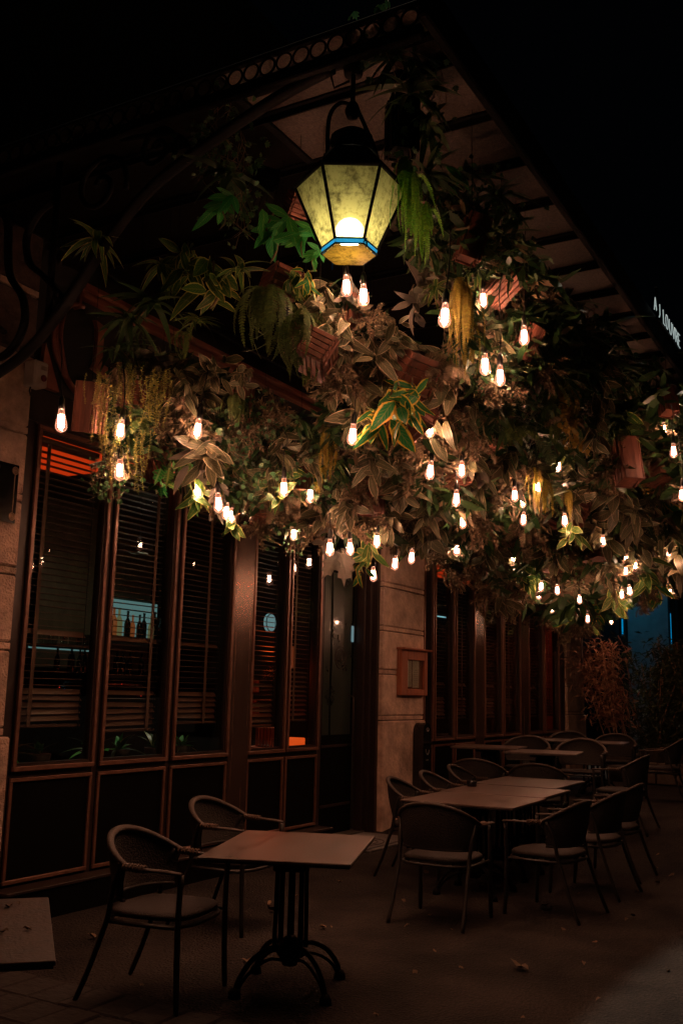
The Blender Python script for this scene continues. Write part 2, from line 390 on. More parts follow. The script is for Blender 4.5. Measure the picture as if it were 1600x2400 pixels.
FY = 5.534
def sstep(a, b, x):
    t = max(0.0, min(1.0, (x - a) / (b - a))); return t * t * (3 - 2 * t)
def gz(x): return .25 * sstep(10.3, 12.6, x)

# ================================================================== GROUND
def grid_axis(a, b, fa, fb, fine, coarse):
    xs = []; x = a
    while x < b - 1e-6:
        xs.append(x); x += fine if fa <= x < fb else coarse
        if xs[-1] < fa < x: x = fa
    xs.append(b); return xs
gx = grid_axis(-80, 140, 2, 15, .5, 12); gy = grid_axis(-90, 60, 0, 6, .75, 10)
g = MB(); vs = [(x, y, gz(x)) for x in gx for y in gy]; n = len(gy)
g.add(vs, [(i * n + j, (i + 1) * n + j, (i + 1) * n + j + 1, i * n + j + 1) for i in range(len(gx) - 1) for j in range(n - 1)])
m_ground = bpy.data.materials.new('gritty_terrace_ground'); m_ground.use_nodes = True
t = m_ground.node_tree; b = t.nodes['Principled BSDF']; tc = t.nodes.new('ShaderNodeTexCoord')
n1 = t.nodes.new('ShaderNodeTexNoise'); n1.inputs['Scale'].default_value = 2.1; n1.inputs['Detail'].default_value = 7
n2 = t.nodes.new('ShaderNodeTexNoise'); n2.inputs['Scale'].default_value = 42; n2.inputs['Detail'].default_value = 6; n2.inputs['Roughness'].default_value = .8
vo = t.nodes.new('ShaderNodeTexVoronoi'); vo.inputs['Scale'].default_value = 62
for q in (n1, n2, vo): t.links.new(tc.outputs['Object'], q.inputs['Vector'])
r1 = t.nodes.new('ShaderNodeMapRange'); r1.inputs['From Min'].default_value = .35; r1.inputs['From Max'].default_value = .66; t.links.new(n1.outputs['Fac'], r1.inputs['Value'])
mx = t.nodes.new('ShaderNodeMix'); mx.data_type = 'RGBA'; mx.inputs['A'].default_value = (.0095, .0075, .0065, 1); mx.inputs['B'].default_value = (.034, .027, .0225, 1); t.links.new(r1.outputs['Result'], mx.inputs['Factor'])
m2 = t.nodes.new('ShaderNodeMix'); m2.data_type = 'RGBA'; m2.blend_type = 'MULTIPLY'; m2.inputs['Factor'].default_value = .9
r2 = t.nodes.new('ShaderNodeMapRange'); r2.inputs['From Min'].default_value = .3; r2.inputs['From Max'].default_value = .7; r2.inputs['To Min'].default_value = .15; r2.inputs['To Max'].default_value = 1.7; t.links.new(n2.outputs['Fac'], r2.inputs['Value'])
t.links.new(mx.outputs['Result'], m2.inputs['A']); t.links.new(r2.outputs['Result'], m2.inputs['B']); t.links.new(m2.outputs['Result'], b.inputs['Base Color'])
b.inputs['Roughness'].default_value = .88; b.inputs['Specular IOR Level'].default_value = .25
bp = t.nodes.new('ShaderNodeBump'); bp.inputs['Strength'].default_value = .9; bp.inputs['Distance'].default_value = .016; t.links.new(vo.outputs['Distance'], bp.inputs['Height']); t.links.new(bp.outputs['Normal'], b.inputs['Normal'])
ground = g.build('ground', m_ground); tag(ground, kind='structure')
pv = thing('pavement', None, None); pv['kind'] = 'structure'
pr = random.Random(3)
pv_meshes = []
for k in range(4):
    mb = MB(); mb.box((0, 0, 0), (.30 + .012 * pr.uniform(-1, 1), .20, .05), bev=.008); pv_meshes.append(mb.mesh('paving_stone', M['paver']))
for i in range(9):
    for j in range(12):
        x = 4.19 - i * .312; y = 2.55 + j * .212 + (.1 if i % 2 else 0)
        if y > 5.25: continue
        obj('paving_stone', pr.choice(pv_meshes), pv, (x, y, -.018 + pr.uniform(-.003, .004)), (pr.uniform(-.012, .012), pr.uniform(-.012, .012), pr.uniform(-.01, .01)))

# ================================================================== RESTAURANT FRONT
front = thing('restaurant_front', 'dark restaurant front with tall bronze framed windows and pale stone pillars', 'building front')
def stone_pillar(x0, x1, joints, ztop, mt, baseadd, seed):
    r = random.Random(seed)
    p = MB().box(((x0 + x1) / 2, FY + .27, ztop / 2), (x1 - x0 - .03, .5, ztop)).build('stone_pillar', M['joint'], front)
    zs = [0.0] + sorted(joints)
    z = 0.0; first = True
    for jz in sorted(joints) + [ztop]:
        h = jz - z - .007
        wadd = baseadd if first else 0.0
        mb = MB(); mb.box(((x0 + x1) / 2 + wadd / 2, FY + .22, z + h / 2), (x1 - x0 + wadd, .5 + (.03 if first else 0) , h), bev=.014); mb.build('stone_block', M['shaded_stone'] if z > 3.8 else mt, p)
        z = jz
        if jz < ztop:
            mb = MB(); mb.box(((x0 + x1) / 2, FY + .225, z + .027), (x1 - x0 - .004, .5, .047), bev=.005); mb.build('stone_course', mt, p); z += .057
        first = False
    return p
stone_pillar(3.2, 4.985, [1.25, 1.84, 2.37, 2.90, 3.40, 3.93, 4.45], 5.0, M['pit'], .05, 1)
stone_pillar(10.69, 11.83, [1.285, 1.83, 2.35, 2.88, 3.40], 3.62, M['stone'], .03, 2)
stone_pillar(17.97, 19.03, [1.30, 1.81, 2.33, 2.83, 3.33], 3.62, M['stone'], .05, 3)

def strip(parent, name, x0, x1, z0, z1, y0, d, mt, bev=.004):
    return MB().box(((x0 + x1) / 2, y0 - d / 2, (z0 + z1) / 2), (x1 - x0, d, z1 - z0), bev=bev).build(name, mt, parent)
def sash(x0, x1, z0=1.0, z1=3.51, kick=True):
    w = MB()
    s = .055  # dark surround behind the bronze strips
    w.box(((x0 + x1) / 2, FY + .03, z0 + s / 2), (x1 - x0, .06, s)); w.box(((x0 + x1) / 2, FY + .03, z1 - s / 2), (x1 - x0, .06, s))
    w.box((x0 + s / 2, FY + .03, (z0 + z1) / 2), (s, .06, z1 - z0 - 2 * s)); w.box((x1 - s / 2, FY + .03, (z0 + z1) / 2), (s, .06, z1 - z0 - 2 * s))
    o = w.build('window', M['darkmetal'], front)
    b_ = .034
    strip(o, 'frame_strip', x0, x1, z0, z0 + b_, FY, .022, M['bronze']); strip(o, 'frame_strip', x0, x1, z1 - b_, z1, FY, .022, M['bronze'])
    strip(o, 'frame_strip', x0, x0 + b_, z0 + b_ + .001, z1 - b_ - .001, FY, .022, M['bronze']); strip(o, 'frame_strip', x1 - b_, x1, z0 + b_ + .001, z1 - b_ - .001, FY, .022, M['bronze'])
    MB().box(((x0 + x1) / 2, FY + .024, (z0 + z1) / 2), (x1 - x0 - .1, .006, z1 - z0 - .1)).build('pane', M['glass'], o)
    if kick:
        k = strip(front, 'kick_panel', x0 + .004, x1 - .004, .22, .955, FY + .03, .02, M['panel'])
        b_ = .028
        for (a, c, d, e) in ((x0, x1, .24, .24 + b_), (x0, x1, .955 - b_, .955), (x0, x0 + b_, .24 + b_ + .001, .954 - b_), (x1 - b_, x1, .24 + b_ + .001, .954 - b_)):
            strip(k, 'moulding', a, c, d, e, FY + .012, .02, M['bronze'])
LEFT = [(5.095, 5.905), (5.965, 6.78), (6.84, 7.645), (7.965, 8.60), (8.635, 9.25)]
FAR = [(11.86, 12.17), (12.21, 12.87), (12.925, 13.62), (13.98, 14.74), (14.785, 15.55), (15.935, 16.71), (16.765, 17.58)]
for a in LEFT + FAR: sash(*a)
# dark carcass of the shopfront behind the frames (mullions, head, plinth, end posts)
def carc(name, x0, x1, z0, z1, y0=FY + .012, d=.11, mt=None): return MB().box(((x0 + x1) / 2, y0 + d / 2, (z0 + z1) / 2), (x1 - x0, d, z1 - z0), bev=.003).build(name, mt or M['darkmetal'], front)
for (a, c) in ((5.0, 5.093), (5.907, 5.963), (6.782, 6.838), (8.602, 8.633), (9.252, 9.34), (12.172, 12.208), (12.872, 12.923), (14.742, 14.783), (16.712, 16.763), (17.582, 17.95)):
    carc('mullion', a, c, .2, 3.53)
for (a, c) in ((7.649, 7.961), (13.64, 13.96), (15.57, 15.92)):
    p = MB(); p.box(((a + c) / 2, FY + .035, 1.86), (c - a, .1, 3.32), bev=.006); p.build('pilaster', M['column'], front)
for (a, c) in ((5.0, 9.34), (11.85, 17.95)):
    carc('window_head', a, c, 3.53, 3.78, FY + .008, .12, M['darkmetal'])
    carc('transom', a, c, .957, .998, FY + .02, .09)
    carc('plinth', a, c, 0.0, .2, FY - .16, .30, M['panel'])
    carc('plinth_cap', a, c, .2, .222, FY - .17, .18, M['darkmetal'])
for (a, c) in ((5.0, 9.34), (11.85, 17.95)):
    carc('panel_backing', a, c, .222, .957, FY + .06, .1, M['panel'])
# fascia above the windows with its red brown mouldings
fas = MB().box((12.0, FY + .13, 4.32), (14.05, .2, 1.06)).build('fascia', M['wallblack'], front)
def trim(z, h, x0, x1, name='moulding'):
    mb = MB()
    for k, (dz, hh, dp) in enumerate(((0, .34, .075), (.35, .28, .055), (.64, .36, .095))):
        mb.box(((x0 + x1) / 2, FY + .028 - dp / 2, z + h * (dz + hh / 2)), (x1 - x0, dp, h * hh - .002), bev=.004)
    return mb.build(name, M['redtrim'], fas)
x = 5.41
for w in (1.35, 1.3, 1.4, 1.45, 1.5, 1.6, 1.7, 1.8):
    trim(4.62, .12, x, x + w - .006); x += w
x = 5.50
for w in (1.4, 1.5, 1.6, 1.7, 1.8, 2.0, 2.0):
    trim(3.83, .10, x, x + w - .006); x += w
arc = [(5.41, 4.55), (5.33, 4.545), (5.25, 4.49), (5.205, 4.40), (5.19, 4.29), (5.20, 4.18), (5.235, 4.07), (5.29, 3.98), (5.36, 3.905), (5.44, 3.855), (5.50, 3.84)]
def smooth_path(pts, n=4, closed=False):
    P = [Vector(p) for p in pts]; out = []
    m = len(P)
    for i in range(m if closed else m - 1):
        p0 = P[(i - 1) % m] if (closed or i > 0) else P[0]; p1 = P[i]; p2 = P[(i + 1) % m]; p3 = P[(i + 2) % m] if (closed or i + 2 < m) else P[-1]
        for k in range(n):
            t_ = k / n
            out.append(.5 * ((2 * p1) + (p2 - p0) * t_ + (2 * p0 - 5 * p1 + 4 * p2 - p3) * t_ * t_ + (3 * p1 - p0 - 3 * p2 + p3) * t_ ** 3))
    if not closed: out.append(P[-1])
    return out
for dx, dp, rr_ in ((-.035, .07, .017), (0, .05, .02), (.035, .085, .018)):
    MB().tube(smooth_path([(px_ + dx * (1 if zz > 4.0 else .6), FY + .02 - dp / 2, zz + (-.02 if zz < 4 else .0) * dx / .035) for px_, zz in arc], 3), rr_, 6).build('moulding', M['redtrim'], fas)
MB().box((5.395, FY - .005, 4.60), (.03, .07, .16), bev=.004).build('moulding', M['redtrim'], fas)
MB().prism([(5.06, 3.80), (5.26, 3.80), (5.09, 4.14)], 1, FY - .02, FY + .02).build('spandrel_board', M['redtrim'], fas)
# worn raised letter on the fascia, mostly hidden by plants
MB().prism([(5.60, 4.10), (5.84, 4.04), (5.84, 4.18), (5.79, 4.15), (5.70, 4.16), (5.70, 4.42), (5.74, 4.47), (5.60, 4.50), (5.63, 4.44), (5.63, 4.16)], 1, FY - .012, FY + .028).build('raised_letter', M['redtrim'], fas)
MB().box((12.2, FY + .4, 6.9), (18.0, .35, 4.1)).build('upper_wall', M['wallblack'], front)
MB().box((4.1, FY + .42, 7.5), (1.8, .3, 3.0)).build('upper_wall', M['wallblack'], front)
# dim lit upper windows at the far end
for (px0, px1, py0, py1) in ((1320, 1338, 1222, 1272), (1346, 1358, 1222, 1290)):
    a = on_y(px0, py1, FY + .02); c = on_y(px1, py0, FY + .02)
    o = MB().box(((a.x + c.x) / 2, FY + .015, (a.z + c.z) / 2), (c.x - a.x, .03, c.z - a.z)).build('upper_window', M['dimpane'], front)
# recessed entrance
rec = carc('door_reveal', 9.342, 9.37, 0, 3.6, FY + .02, .11, M['panel'])
carc('door_head', 9.34, 10.69, 3.3, 3.78, FY + .1, .3, M['panel'])
for (a, c, y) in ((10.50, 10.545, .14), (10.56, 10.615, .09), (10.63, 10.688, .03)): carc('door_jamb', a, c, 0, 3.6, FY + y, .1, M['darkmetal'])
door = MB().box((10.03, FY + .30, 1.66), (.94, .05, 3.26), bev=.005).build('door', M['panel'], front)
M['greenpanel'] = mat('dark_green_door_panel', (.022, .034, .026), .3, nscale=3, coat=.3)
MB().box((10.20, FY + .270, 2.05), (.46, .012, 1.85), bev=.004).build('door_panel', M['greenpanel'], door)
MB().box((9.76, FY + .270, 2.05), (.34, .012, 1.85), bev=.004).build('door_panel', M['greenpanel'], door)
for z in (.35, 1.0): MB().box((10.03, FY + .268, z), (.86, .012, .03), bev=.003).build('door_rail', M['darkmetal'], door)
for rr_ in (.13, .09, .045): MB().tube([(10.17 + rr_ * math.cos(a * PI / 12), FY + .262, 2.0 + rr_ * math.sin(a * PI / 12)) for a in range(24)], .006, 5, closed=True).build('ring_emblem', M['darkmetal'], door)
MB().box((10.435, FY + .262, 2.29), (.045, .02, .19), bev=.006).build('lit_slot', M['slotlit'], door)
MB().tube([(10.38, FY + .26, 1.0), (10.38, FY + .20, 1.02), (10.38, FY + .20, 1.55), (10.38, FY + .26, 1.57)], .012, 8).build('door_handle', M['darkmetal'], door)
tag(MB().box((9.95, FY - .12, .012), (1.2, .95, .024), bev=.006).build('doorstep', M['slab']), kind='structure')
mt_ = thing('door_mat', 'worn grey mat with ring pattern lying at the dark entrance', 'door mat', (9.75, FY - .30, .026))
MB().box((0, 0, .005), (.85, .5, .01), bev=.003).build('mat_base', M['slab'], mt_)
for rr_ in (.20, .14, .07): MB().tube([(rr_ * 1.5 * math.cos(a * PI / 12), rr_ * math.sin(a * PI / 12), .011) for a in range(24)], .006, 5, closed=True).build('ring_pattern', M['joint'], mt_)

# ------------------------------------------------------------------ interior seen through the glass
room = thing('interior_walls', None, None); room['kind'] = 'structure'
def rb(name, c, d, mt): return MB().box(c, d).build(name, mt, room)
rb('back_wall', (11.5, 10.3, 1.9), (14.5, .1, 3.8), M['room']); rb('interior_floor', (11.5, 8.0, .02), (14.5, 4.7, .04), M['room'])
rb('interior_ceiling', (11.5, 8.45, 3.72), (14.5, 3.6, .06), M['room']); rb('side_wall', (4.2, 7.9, 1.9), (.1, 4.7, 3.8), M['room']); rb('side_wall', (18.8, 7.9, 1.9), (.1, 4.7, 3.8), M['room'])
rb('partition', (10.6, 8.0, 1.9), (.1, 4.4, 3.7), M['room'])
for (x0, x1, lab) in ((4.9, 6.95, 'red ceiling panel with painted glow just inside the left windows'), (11.9, 17.9, 'red ceiling panel with painted glow just inside the far windows')):
    tag(MB().box(((x0 + x1) / 2, 6.42, 3.64), (x1 - x0, 1.46, .03)).build('ceiling_glow_panel', M['ceilglow']), lab, 'ceiling panel')  # red light on the ceiling put in as the panel's own glow
def blind(i, x0, x1, tapes, nsl, sp, label, group, bottom):
    b_ = thing('venetian_blind', label, 'window blind', (0, 0, 0), 0, group)
    mb = MB().box((0, 0, 0), (x1 - x0 - .12, .05, .0035)); sl = mb.mesh('slat', M['slat'])
    xc = (x0 + x1) / 2; r = random.Random(i)
    MB().box((xc, FY + .12, 3.44), (x1 - x0 - .1, .055, .045), bev=.004).build('head_rail', M['slat'], b_)
    z = 3.40
    for k in range(nsl):
        zt = z - k * sp
        low = (k > nsl - 5) or (k in bottom)
        tilt = (r.uniform(.3, .5) if i == 4 else r.uniform(.7, 1.05)) if low else r.uniform(-.05, .05)
        obj('slat', sl, b_, (xc, FY + .12, zt + r.uniform(-.002, .002)), (tilt, r.uniform(-.004, .004) * (5 if k > nsl - 5 else 1), 0))
    MB().box((xc, FY + .12, 3.40 - nsl * sp - .01), (x1 - x0 - .12, .05, .022), bev=.004).build('bottom_rail', M['slat'], b_)
    for f in tapes:
        tx = x0 + .06 + (x1 - x0 - .12) * f
        MB().box((tx, FY + .088, 3.40 - nsl * sp / 2), (.036, .003, nsl * sp + .03)).build('ladder_tape', M['tape'], b_)
    MB().tube([(x1 - .10, FY + .085, 3.42), (x1 - .10, FY + .084, 2.2), (x1 - .097, FY + .086, 1.25)], .003, 5).build('pull_cord', M['cord'], b_)
gb = 'venetian blinds behind the left windows'; gf = 'venetian blinds behind the far windows'
nm = ['first', 'second', 'third', 'fourth', 'fifth', 'sixth', 'seventh']
desc = ['behind the leftmost window beside the pitted stone pillar', 'behind the second window, in front of the lit bottle shelf', 'behind the third window, left of the wide metal pilaster', 'behind the narrow window right of the wide pilaster', 'behind the narrow window beside the dark door, glowing red low down']
for i, (a, tp) in enumerate(zip(LEFT, ((.22,), (.84,), (.70,), (.10,), (.40,)))):
    blind(i, a[0], a[1], tp, 43 + (i % 2), .0485, 'dark slatted blind ' + desc[i], gb, (29, 38) if i < 3 else (37, 38, 36, 35, 34, 33) if i == 4 else (36,))
for i, a in enumerate(FAR):
    blind(20 + i, a[0], a[1], (.3,) if i % 2 else (.65,), 42, .05, f'dark slatted blind in the {nm[i]} far window counted from the menu pillar', gf, (33, 37))
# back bar: shelf, lit back panel, bottles and rows of glasses
bar = thing('back_bar', 'bar shelf with cool backlit panel seen through the second window', 'bar shelf', (8.75, 8.0, 0))
MB().box((.66, .35, 2.42), (.95, .02, .46)).build('lit_panel', M['barlight'], bar)
MB().box((.75, .10, 2.16), (1.9, .5, .04)).build('shelf', M['shelf'], bar); MB().box((.75, .10, 1.72), (1.9, .5, .04)).build('shelf', M['shelf'], bar)
MB().box((.1, .4, 2.75), (1.9, .02, 1.9)).build('tiled_back', M['tile'], bar)
MB().box((.75, .1, .6), (1.9, .5, 1.2)).build('counter', M['shelf'], bar)
MB().box((-.55, -.05, 2.02), (1.15, .4, .03)).build('glass_shelf', M['shelf'], bar); MB().box((-.55, .16, 2.0), (1.15, .01, .02)).build('shelf_light', M['barlight'], bar)
bprof = [(.0, 0), (.038, 0), (.04, .02), (.04, .17), (.03, .205), (.014, .235), (.013, .30), (.016, .302), (.016, .32), (0, .32)]
bmesh_ = {}
for key, mm_ in (('bl_or', 'amber'), ('bl_ye', 'pale yellow'), ('bl_dk', 'dark')):
    bmesh_[key] = MB().lathe(bprof, 10).mesh('bottle', M[key])
br = random.Random(5)
seq = ['bl_dk', 'bl_or', 'bl_ye', 'bl_dk', 'bl_dk', 'bl_or', 'bl_dk', 'bl_dk', 'bl_ye', 'bl_dk', 'bl_dk', 'bl_dk']
cnt = {}
for k, key in enumerate(seq):
    o = obj('bottle', bmesh_[key], None, (8.80 + k * .085, 8.12 + br.uniform(-.04, .04), 2.18), None, br.uniform(.85, 1.1))
    cnm = {'bl_or': 'amber', 'bl_ye': 'pale yellow', 'bl_dk': 'dark'}[key]; cnt[key] = cnt.get(key, 0) + 1
    tag(o, ('leftmost ' if cnt[key] == 1 else 'rightmost ') + cnm + ' bottle standing on the upper lit bar shelf' if key != 'bl_dk' else 'dark bottle on the upper bar shelf among the lit ones', 'bottle', 'bottles on the upper bar shelf')
for k in range(10):
    tag(obj('bottle', bmesh_['bl_dk'], None, (8.0 + k * .15, 8.1 + br.uniform(-.05, .05), 1.74), None, br.uniform(.8, 1.0)), 'dark bottle on the lower bar shelf behind the blinds', 'bottle', 'bottles on the lower bar shelf')
gm = MB().lathe([(0, 0), (.026, 0), (.03, .09), (.032, .13)], 8).mesh('glass', M['clear'])
for k in range(13):
    tag(obj('glass', gm, None, (7.55 + k * .075, 7.93 + br.uniform(-.03, .03), 2.036)), 'clear tumbler in the row on the glass shelf behind the first window', 'glass', 'tumblers on the glass shelf')
ld = thing('wall_lamp', 'round pale blue lamp on the back wall seen through the narrow window', 'lamp', (12.1, 8.0, 2.52)) if False else thing('wall_lamp', 'round pale blue lamp seen through the narrow window', 'lamp', (10.32, 6.9, 2.43))
Mx = Matrix.Rotation(PI / 2, 4, 'X').to_3x3()
MB().lathe([(0, .02), (.105, .02), (.115, .0), (.115, -.02), (0, -.02)], 24, M=Mx).build('lamp_disc', M['discs'], ld)
MB().tube([(.11 * math.cos(a * PI / 12), -.02, .11 * math.sin(a * PI / 12)) for a in range(24)], .006, 6, closed=True).build('lamp_rim', M['shelf'], ld)
cm = thing('coffee_machine', 'dark coffee machine with small red and blue pilot lights behind the blinds', 'coffee machine', (8.2, 7.6, 1.21))
MB().box((0, 0, .2), (.9, .45, .4), bev=.02).build('machine_body', M['blackgloss'], cm); MB().box((0, 0, .42), (.8, .4, .03), bev=.006).build('cup_tray', M['chrome'], cm)
for x_ in (-.25, 0, .25): MB().tube([(x_, -.22, .2), (x_, -.30, .2), (x_, -.33, .12)], .018, 7).build('group_head', M['chrome'], cm)
for px_, py_, mm_ in ((140, 1611, 'ledred'), (152, 1615, 'ledblue'), (157, 1617, 'ledblue'), (286, 1603, 'ledred'), (331, 1631, 'ledred'), (379, 1617, 'ledblue'), (305, 1625, 'ledblue')):
    p = on_y(px_, py_, 7.35); MB().lathe([(0, -.006), (.007, 0), (0, .006)], 6).build('pilot_light', M[mm_], cm, (p.x - 8.2, -.25, p.z - 1.21))
pl_ = thing('added_bar_lamp', 'small added lamp over the bar counter indoors', 'lamp', (8.3, 7.3, 3.05))
MB().lathe([(.02, .16), (.03, .15), (.10, .02), (.10, 0), (.095, 0), (.025, .14)], 16).build('lamp_shade', M['shelf'], pl_); MB().tube([(0, 0, .15), (0, 0, .64)], .004, 5).build('cord', M['cord'], pl_)
q_ = bpy.data.lights.new('added_bar_light', 'POINT'); q_.energy = 5.0; q_.color = (.95, 1.0, .72); q_.shadow_soft_size = .04  # lamp and light added to lift the dark tiled wall
o = bpy.data.objects.new('added_bar_light', q_); COL.objects.link(o); o.parent = pl_; o.location = (0, 0, .02)
# red lit corner by the last left window
a = on_y(672, 1754, 5.9); c = on_y(716, 1729, 5.9)
tl = thing('table_lamp', 'square red lit lamp glowing low behind the window beside the door', 'lamp', ((a.x + c.x) / 2, 6.0, a.z))
MB().box((0, 0, (c.z - a.z) / 2), (c.x - a.x, .2, c.z - a.z), bev=.01).build('lamp_shade', M['redglow'], tl); MB().box((0, 0, -.016), (.3, .2, .03), bev=.005).build('lamp_foot', M['shelf'], tl)
sd = thing('sideboard', 'dark sideboard under the red lamp inside the window', 'sideboard', (9.45, 6.10, 0.04))
MB().box((0, 0, .47), (.9, .4, .94), bev=.01).build('carcass', M['shelf'], sd); MB().box((0, 0, .955), (.96, .44, .03), bev=.006).build('top', M['wood'], sd)
rl = bpy.data.lights.new('added_red_light', 'POINT'); rl.energy = 4.5; rl.specular_factor = 0.0; rl.color = (1, .09, .015); rl.shadow_soft_size = .08  # added unseen point light above the lamp, reddens the slats
o = bpy.data.objects.new('added_red_light', rl); COL.objects.link(o); o.location = (9.05, 6.02, 1.78)
bs = thing('bookcase', 'small bookcase of red lit books behind the narrow window', 'bookcase', (9.39, 6.62, 0.04))
MB().box((0, .12, .85), (.5, .02, 1.7)).build('back_board', M['shelf'], bs)
for z in (1.30, 1.55, 1.72): MB().box((0, 0, z - .02), (.5, .22, .02)).build('shelf_board', M['shelf'], bs)
for z in (1.31, 1.55):
    bx_ = -.22
    while bx_ < .2:
        w = br.uniform(.018, .034); h = br.uniform(.11, .15); k = MB().box((bx_ + w / 2, -.02, z + h / 2 - .01), (w - .002, .14, h), bev=.002).build('book', M['wood'] if br.random() < .5 else M['redtrim'], bs); bx_ += w
bk = thing('basket', 'upright slatted basket lit red at its right side, inside the window', 'basket', (9.12, 6.10, 1.015))
for k in range(18):
    a_ = 2 * PI * k / 18; MB().box((.10 * math.cos(a_), .10 * math.sin(a_), .1), (.018, .018, .2), bev=.003).build('stave', M['wood'], bk)
MB().lathe([(0, 0), (.1, 0), (.1, .012), (0, .012)], 16).build('base', M['shelf'], bk)
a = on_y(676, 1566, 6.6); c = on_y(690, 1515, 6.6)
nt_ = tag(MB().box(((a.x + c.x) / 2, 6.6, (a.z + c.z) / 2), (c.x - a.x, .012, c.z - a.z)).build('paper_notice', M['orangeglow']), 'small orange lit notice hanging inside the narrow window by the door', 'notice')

for (pa, pb, lb) in (((985, 1438), (1050, 1448), 'thin cool strip light inside the first far windows'), ((1133, 1448), (1172, 1441), 'second thin cool strip light, behind the fourth far window')):
    a = on_y(*pa, 8.2); c = on_y(*pb, 8.2)
    tag(MB().tube([a, c], .012, 6).build('strip_light', M['strip']), lb, 'strip light')
# ------------------------------------------------------------------ small things on the pillars
mc = thing('menu_case', 'red wooden menu case with glazed door on the pale stone pillar', 'menu case', (11.425, FY - .03, 1.585))
hw, hh = .375, .555
MB().box((0, .005, hh / 2), (2 * hw, .05, hh), bev=.004).build('back_board', M['wood'], mc)
for (x0, x1, z0, z1) in ((-hw, -hw + .17, 0, hh), (hw - .09, hw, 0, hh), (-hw + .171, hw - .091, 0, .075), (-hw + .171, hw - .091, hh - .12, hh)):
    MB().box(((x0 + x1) / 2, -.043, (z0 + z1) / 2), (x1 - x0, .045, z1 - z0), bev=.006).build('case_rail', M['wood'], mc)
MB().box((0, -.06, hh + .012), (2 * hw + .06, .12, .024), bev=.006).build('case_roof', M['wood'], mc)
MB().box((-.09, -.028, hh * .48), (.13, .004, .32)).build('menu_sheet', M['paper'], mc); MB().box((.095, -.028, hh * .48), (.19, .004, .34)).build('menu_sheet', M['paper'], mc)
pm = MB()
for k in range(8):
    pm.box((-.09, -.0315, .14 + k * .024), (br.uniform(.05, .1), .0012, .004)); pm.box((.095, -.0315, .13 + k * .026), (br.uniform(.06, .15), .0012, .004))
pm.build('printed_lines', M['print'], mc)
MB().box((.04, -.052, hh * .47), (.42, .004, .36)).build('glazing', M['glass'], mc)
tb = thing('ashtray_bin', 'tall gloss black cigarette bin with rounded top against the stone pillar', 'ash bin', (11.60, FY - .12, .0))
pts = [(-.12, .35), (.12, .35), (.12, 1.13)] + [(.12 * math.cos(k * PI / 10), 1.13 + .12 * math.sin(k * PI / 10)) for k in range(1, 10)] + [(-.12, 1.13)]
MB().prism(pts, 1, -.07, .07).build('bin_body', M['blackgloss'], tb)
MB().box((0, 0, .175), (.06, .06, .35), bev=.006).build('bin_post', M['iron'], tb); MB().box((0, 0, .01), (.22, .2, .02), bev=.004).build('bin_foot', M['iron'], tb)
MB().tube(smooth_path([(-.045, -.072, .93), (-.035, -.074, .89), (.0, -.075, .865), (.035, -.074, .89), (.05, -.072, .92)], 3), .005, 6).build('printed_mark', M['silver'], tb)
MB().box((0, -.071, .80), (.07, .003, .008)).build('printed_mark', M['silver'], tb)
MB().tube([(.03 * math.cos(a * PI / 8), -.075, 1.17 + .02 * math.sin(a * PI / 8)) for a in range(16)], .005, 5, closed=True).build('slot_rim', M['silver'], tb)
al = thing('alarm_box', 'small off white box with round red lens high on the left pillar', 'alarm box', (4.925, FY - .12, 3.74))
MB().box((0, 0, .085), (.13, .12, .19), bev=.012).build('housing', M['white'], al); MB().lathe([(0, 0), (.026, 0), (.022, -.012), (0, -.016)], 14, c=(.02, -.06, .055), M=Matrix.Rotation(-PI / 2, 3, 'X')).build('lens', M['red'], al)
MB().box((.02, -.061, .13), (.055, .003, .03)).build('printed_label', M['print'], al); MB().tube([(-.02, .02, 0), (-.03, .02, -.04), (.01, .05, -.06)], .006, 6).build('cable', M['cord'], al)
pq = thing('wall_plaque', 'dark glass plaque with round brass fixings on the left pillar', 'plaque', (4.76, FY - .075, 2.72))
MB().box((0, 0, .21), (.24, .012, .42), bev=.003).build('plate', M['blackgloss'], pq)
for x_ in (-.085, .085):
    for z_ in (.045, .375):
        for rr_ in (.026, .016): MB().tube([(x_ + rr_ * math.cos(a * PI / 8), -.010, z_ + rr_ * math.sin(a * PI / 8)) for a in range(16)], .004, 5, closed=True).build('fixing', M['gold'], pq)
        MB().lathe([(0, -.012), (.010, -.012), (.010, .05)], 10, c=(x_, 0, z_), M=Matrix.Rotation(-PI / 2, 3, 'X')).build('fixing', M['gold'], pq)
MB().box((.085, -.008, .21), (.004, .003, .27)).build('inlay_line', M['gold'], pq)

# ================================================================== GLASS CANOPY
can = thing('glass_canopy', 'long iron and frosted glass canopy with a ring frieze over the terrace', 'canopy')
CX0, CX1, CY0, CY1, CZ = 4.0, 19.6, 1.90, FY - .02, 5.0
rib_x = [4.49 + .5833 * k for k in range(26)]
edges = [CX0] + rib_x + [CX1]
for a, c in zip(edges[:-1], edges[1:]):
    MB().box(((a + c) / 2, (CY0 + 3.2) / 2, CZ + .012), (c - a - .012, 3.2 - CY0 - .02, .012)).build('glass_panel', M['canopy'], can)
    MB().box(((a + c) / 2, (CY1 + 3.21) / 2, CZ + .012), (c - a - .012, CY1 - 3.21 - .01, .012)).build('shaded_panel', M['canopy_shade'], can)  # wall side panels made near black, shade put into their colour
MB().box(((CX0 + CX1) / 2, 3.2, CZ + .004), (CX1 - CX0 - .04, .05, .034), bev=.004).build('seam_bar', M['iron'], can)  # added bar, keeps sun from leaking through the panel seam
for x in rib_x:
    MB().prism([(-.006, -.05), (.006, -.05), (.006, -.012), (.028, -.006), (.028, .004), (-.028, .004), (-.028, -.006), (-.006, -.012)], 1, CY0, CY1).build('rib', M['iron'], can, (x, 0, CZ))
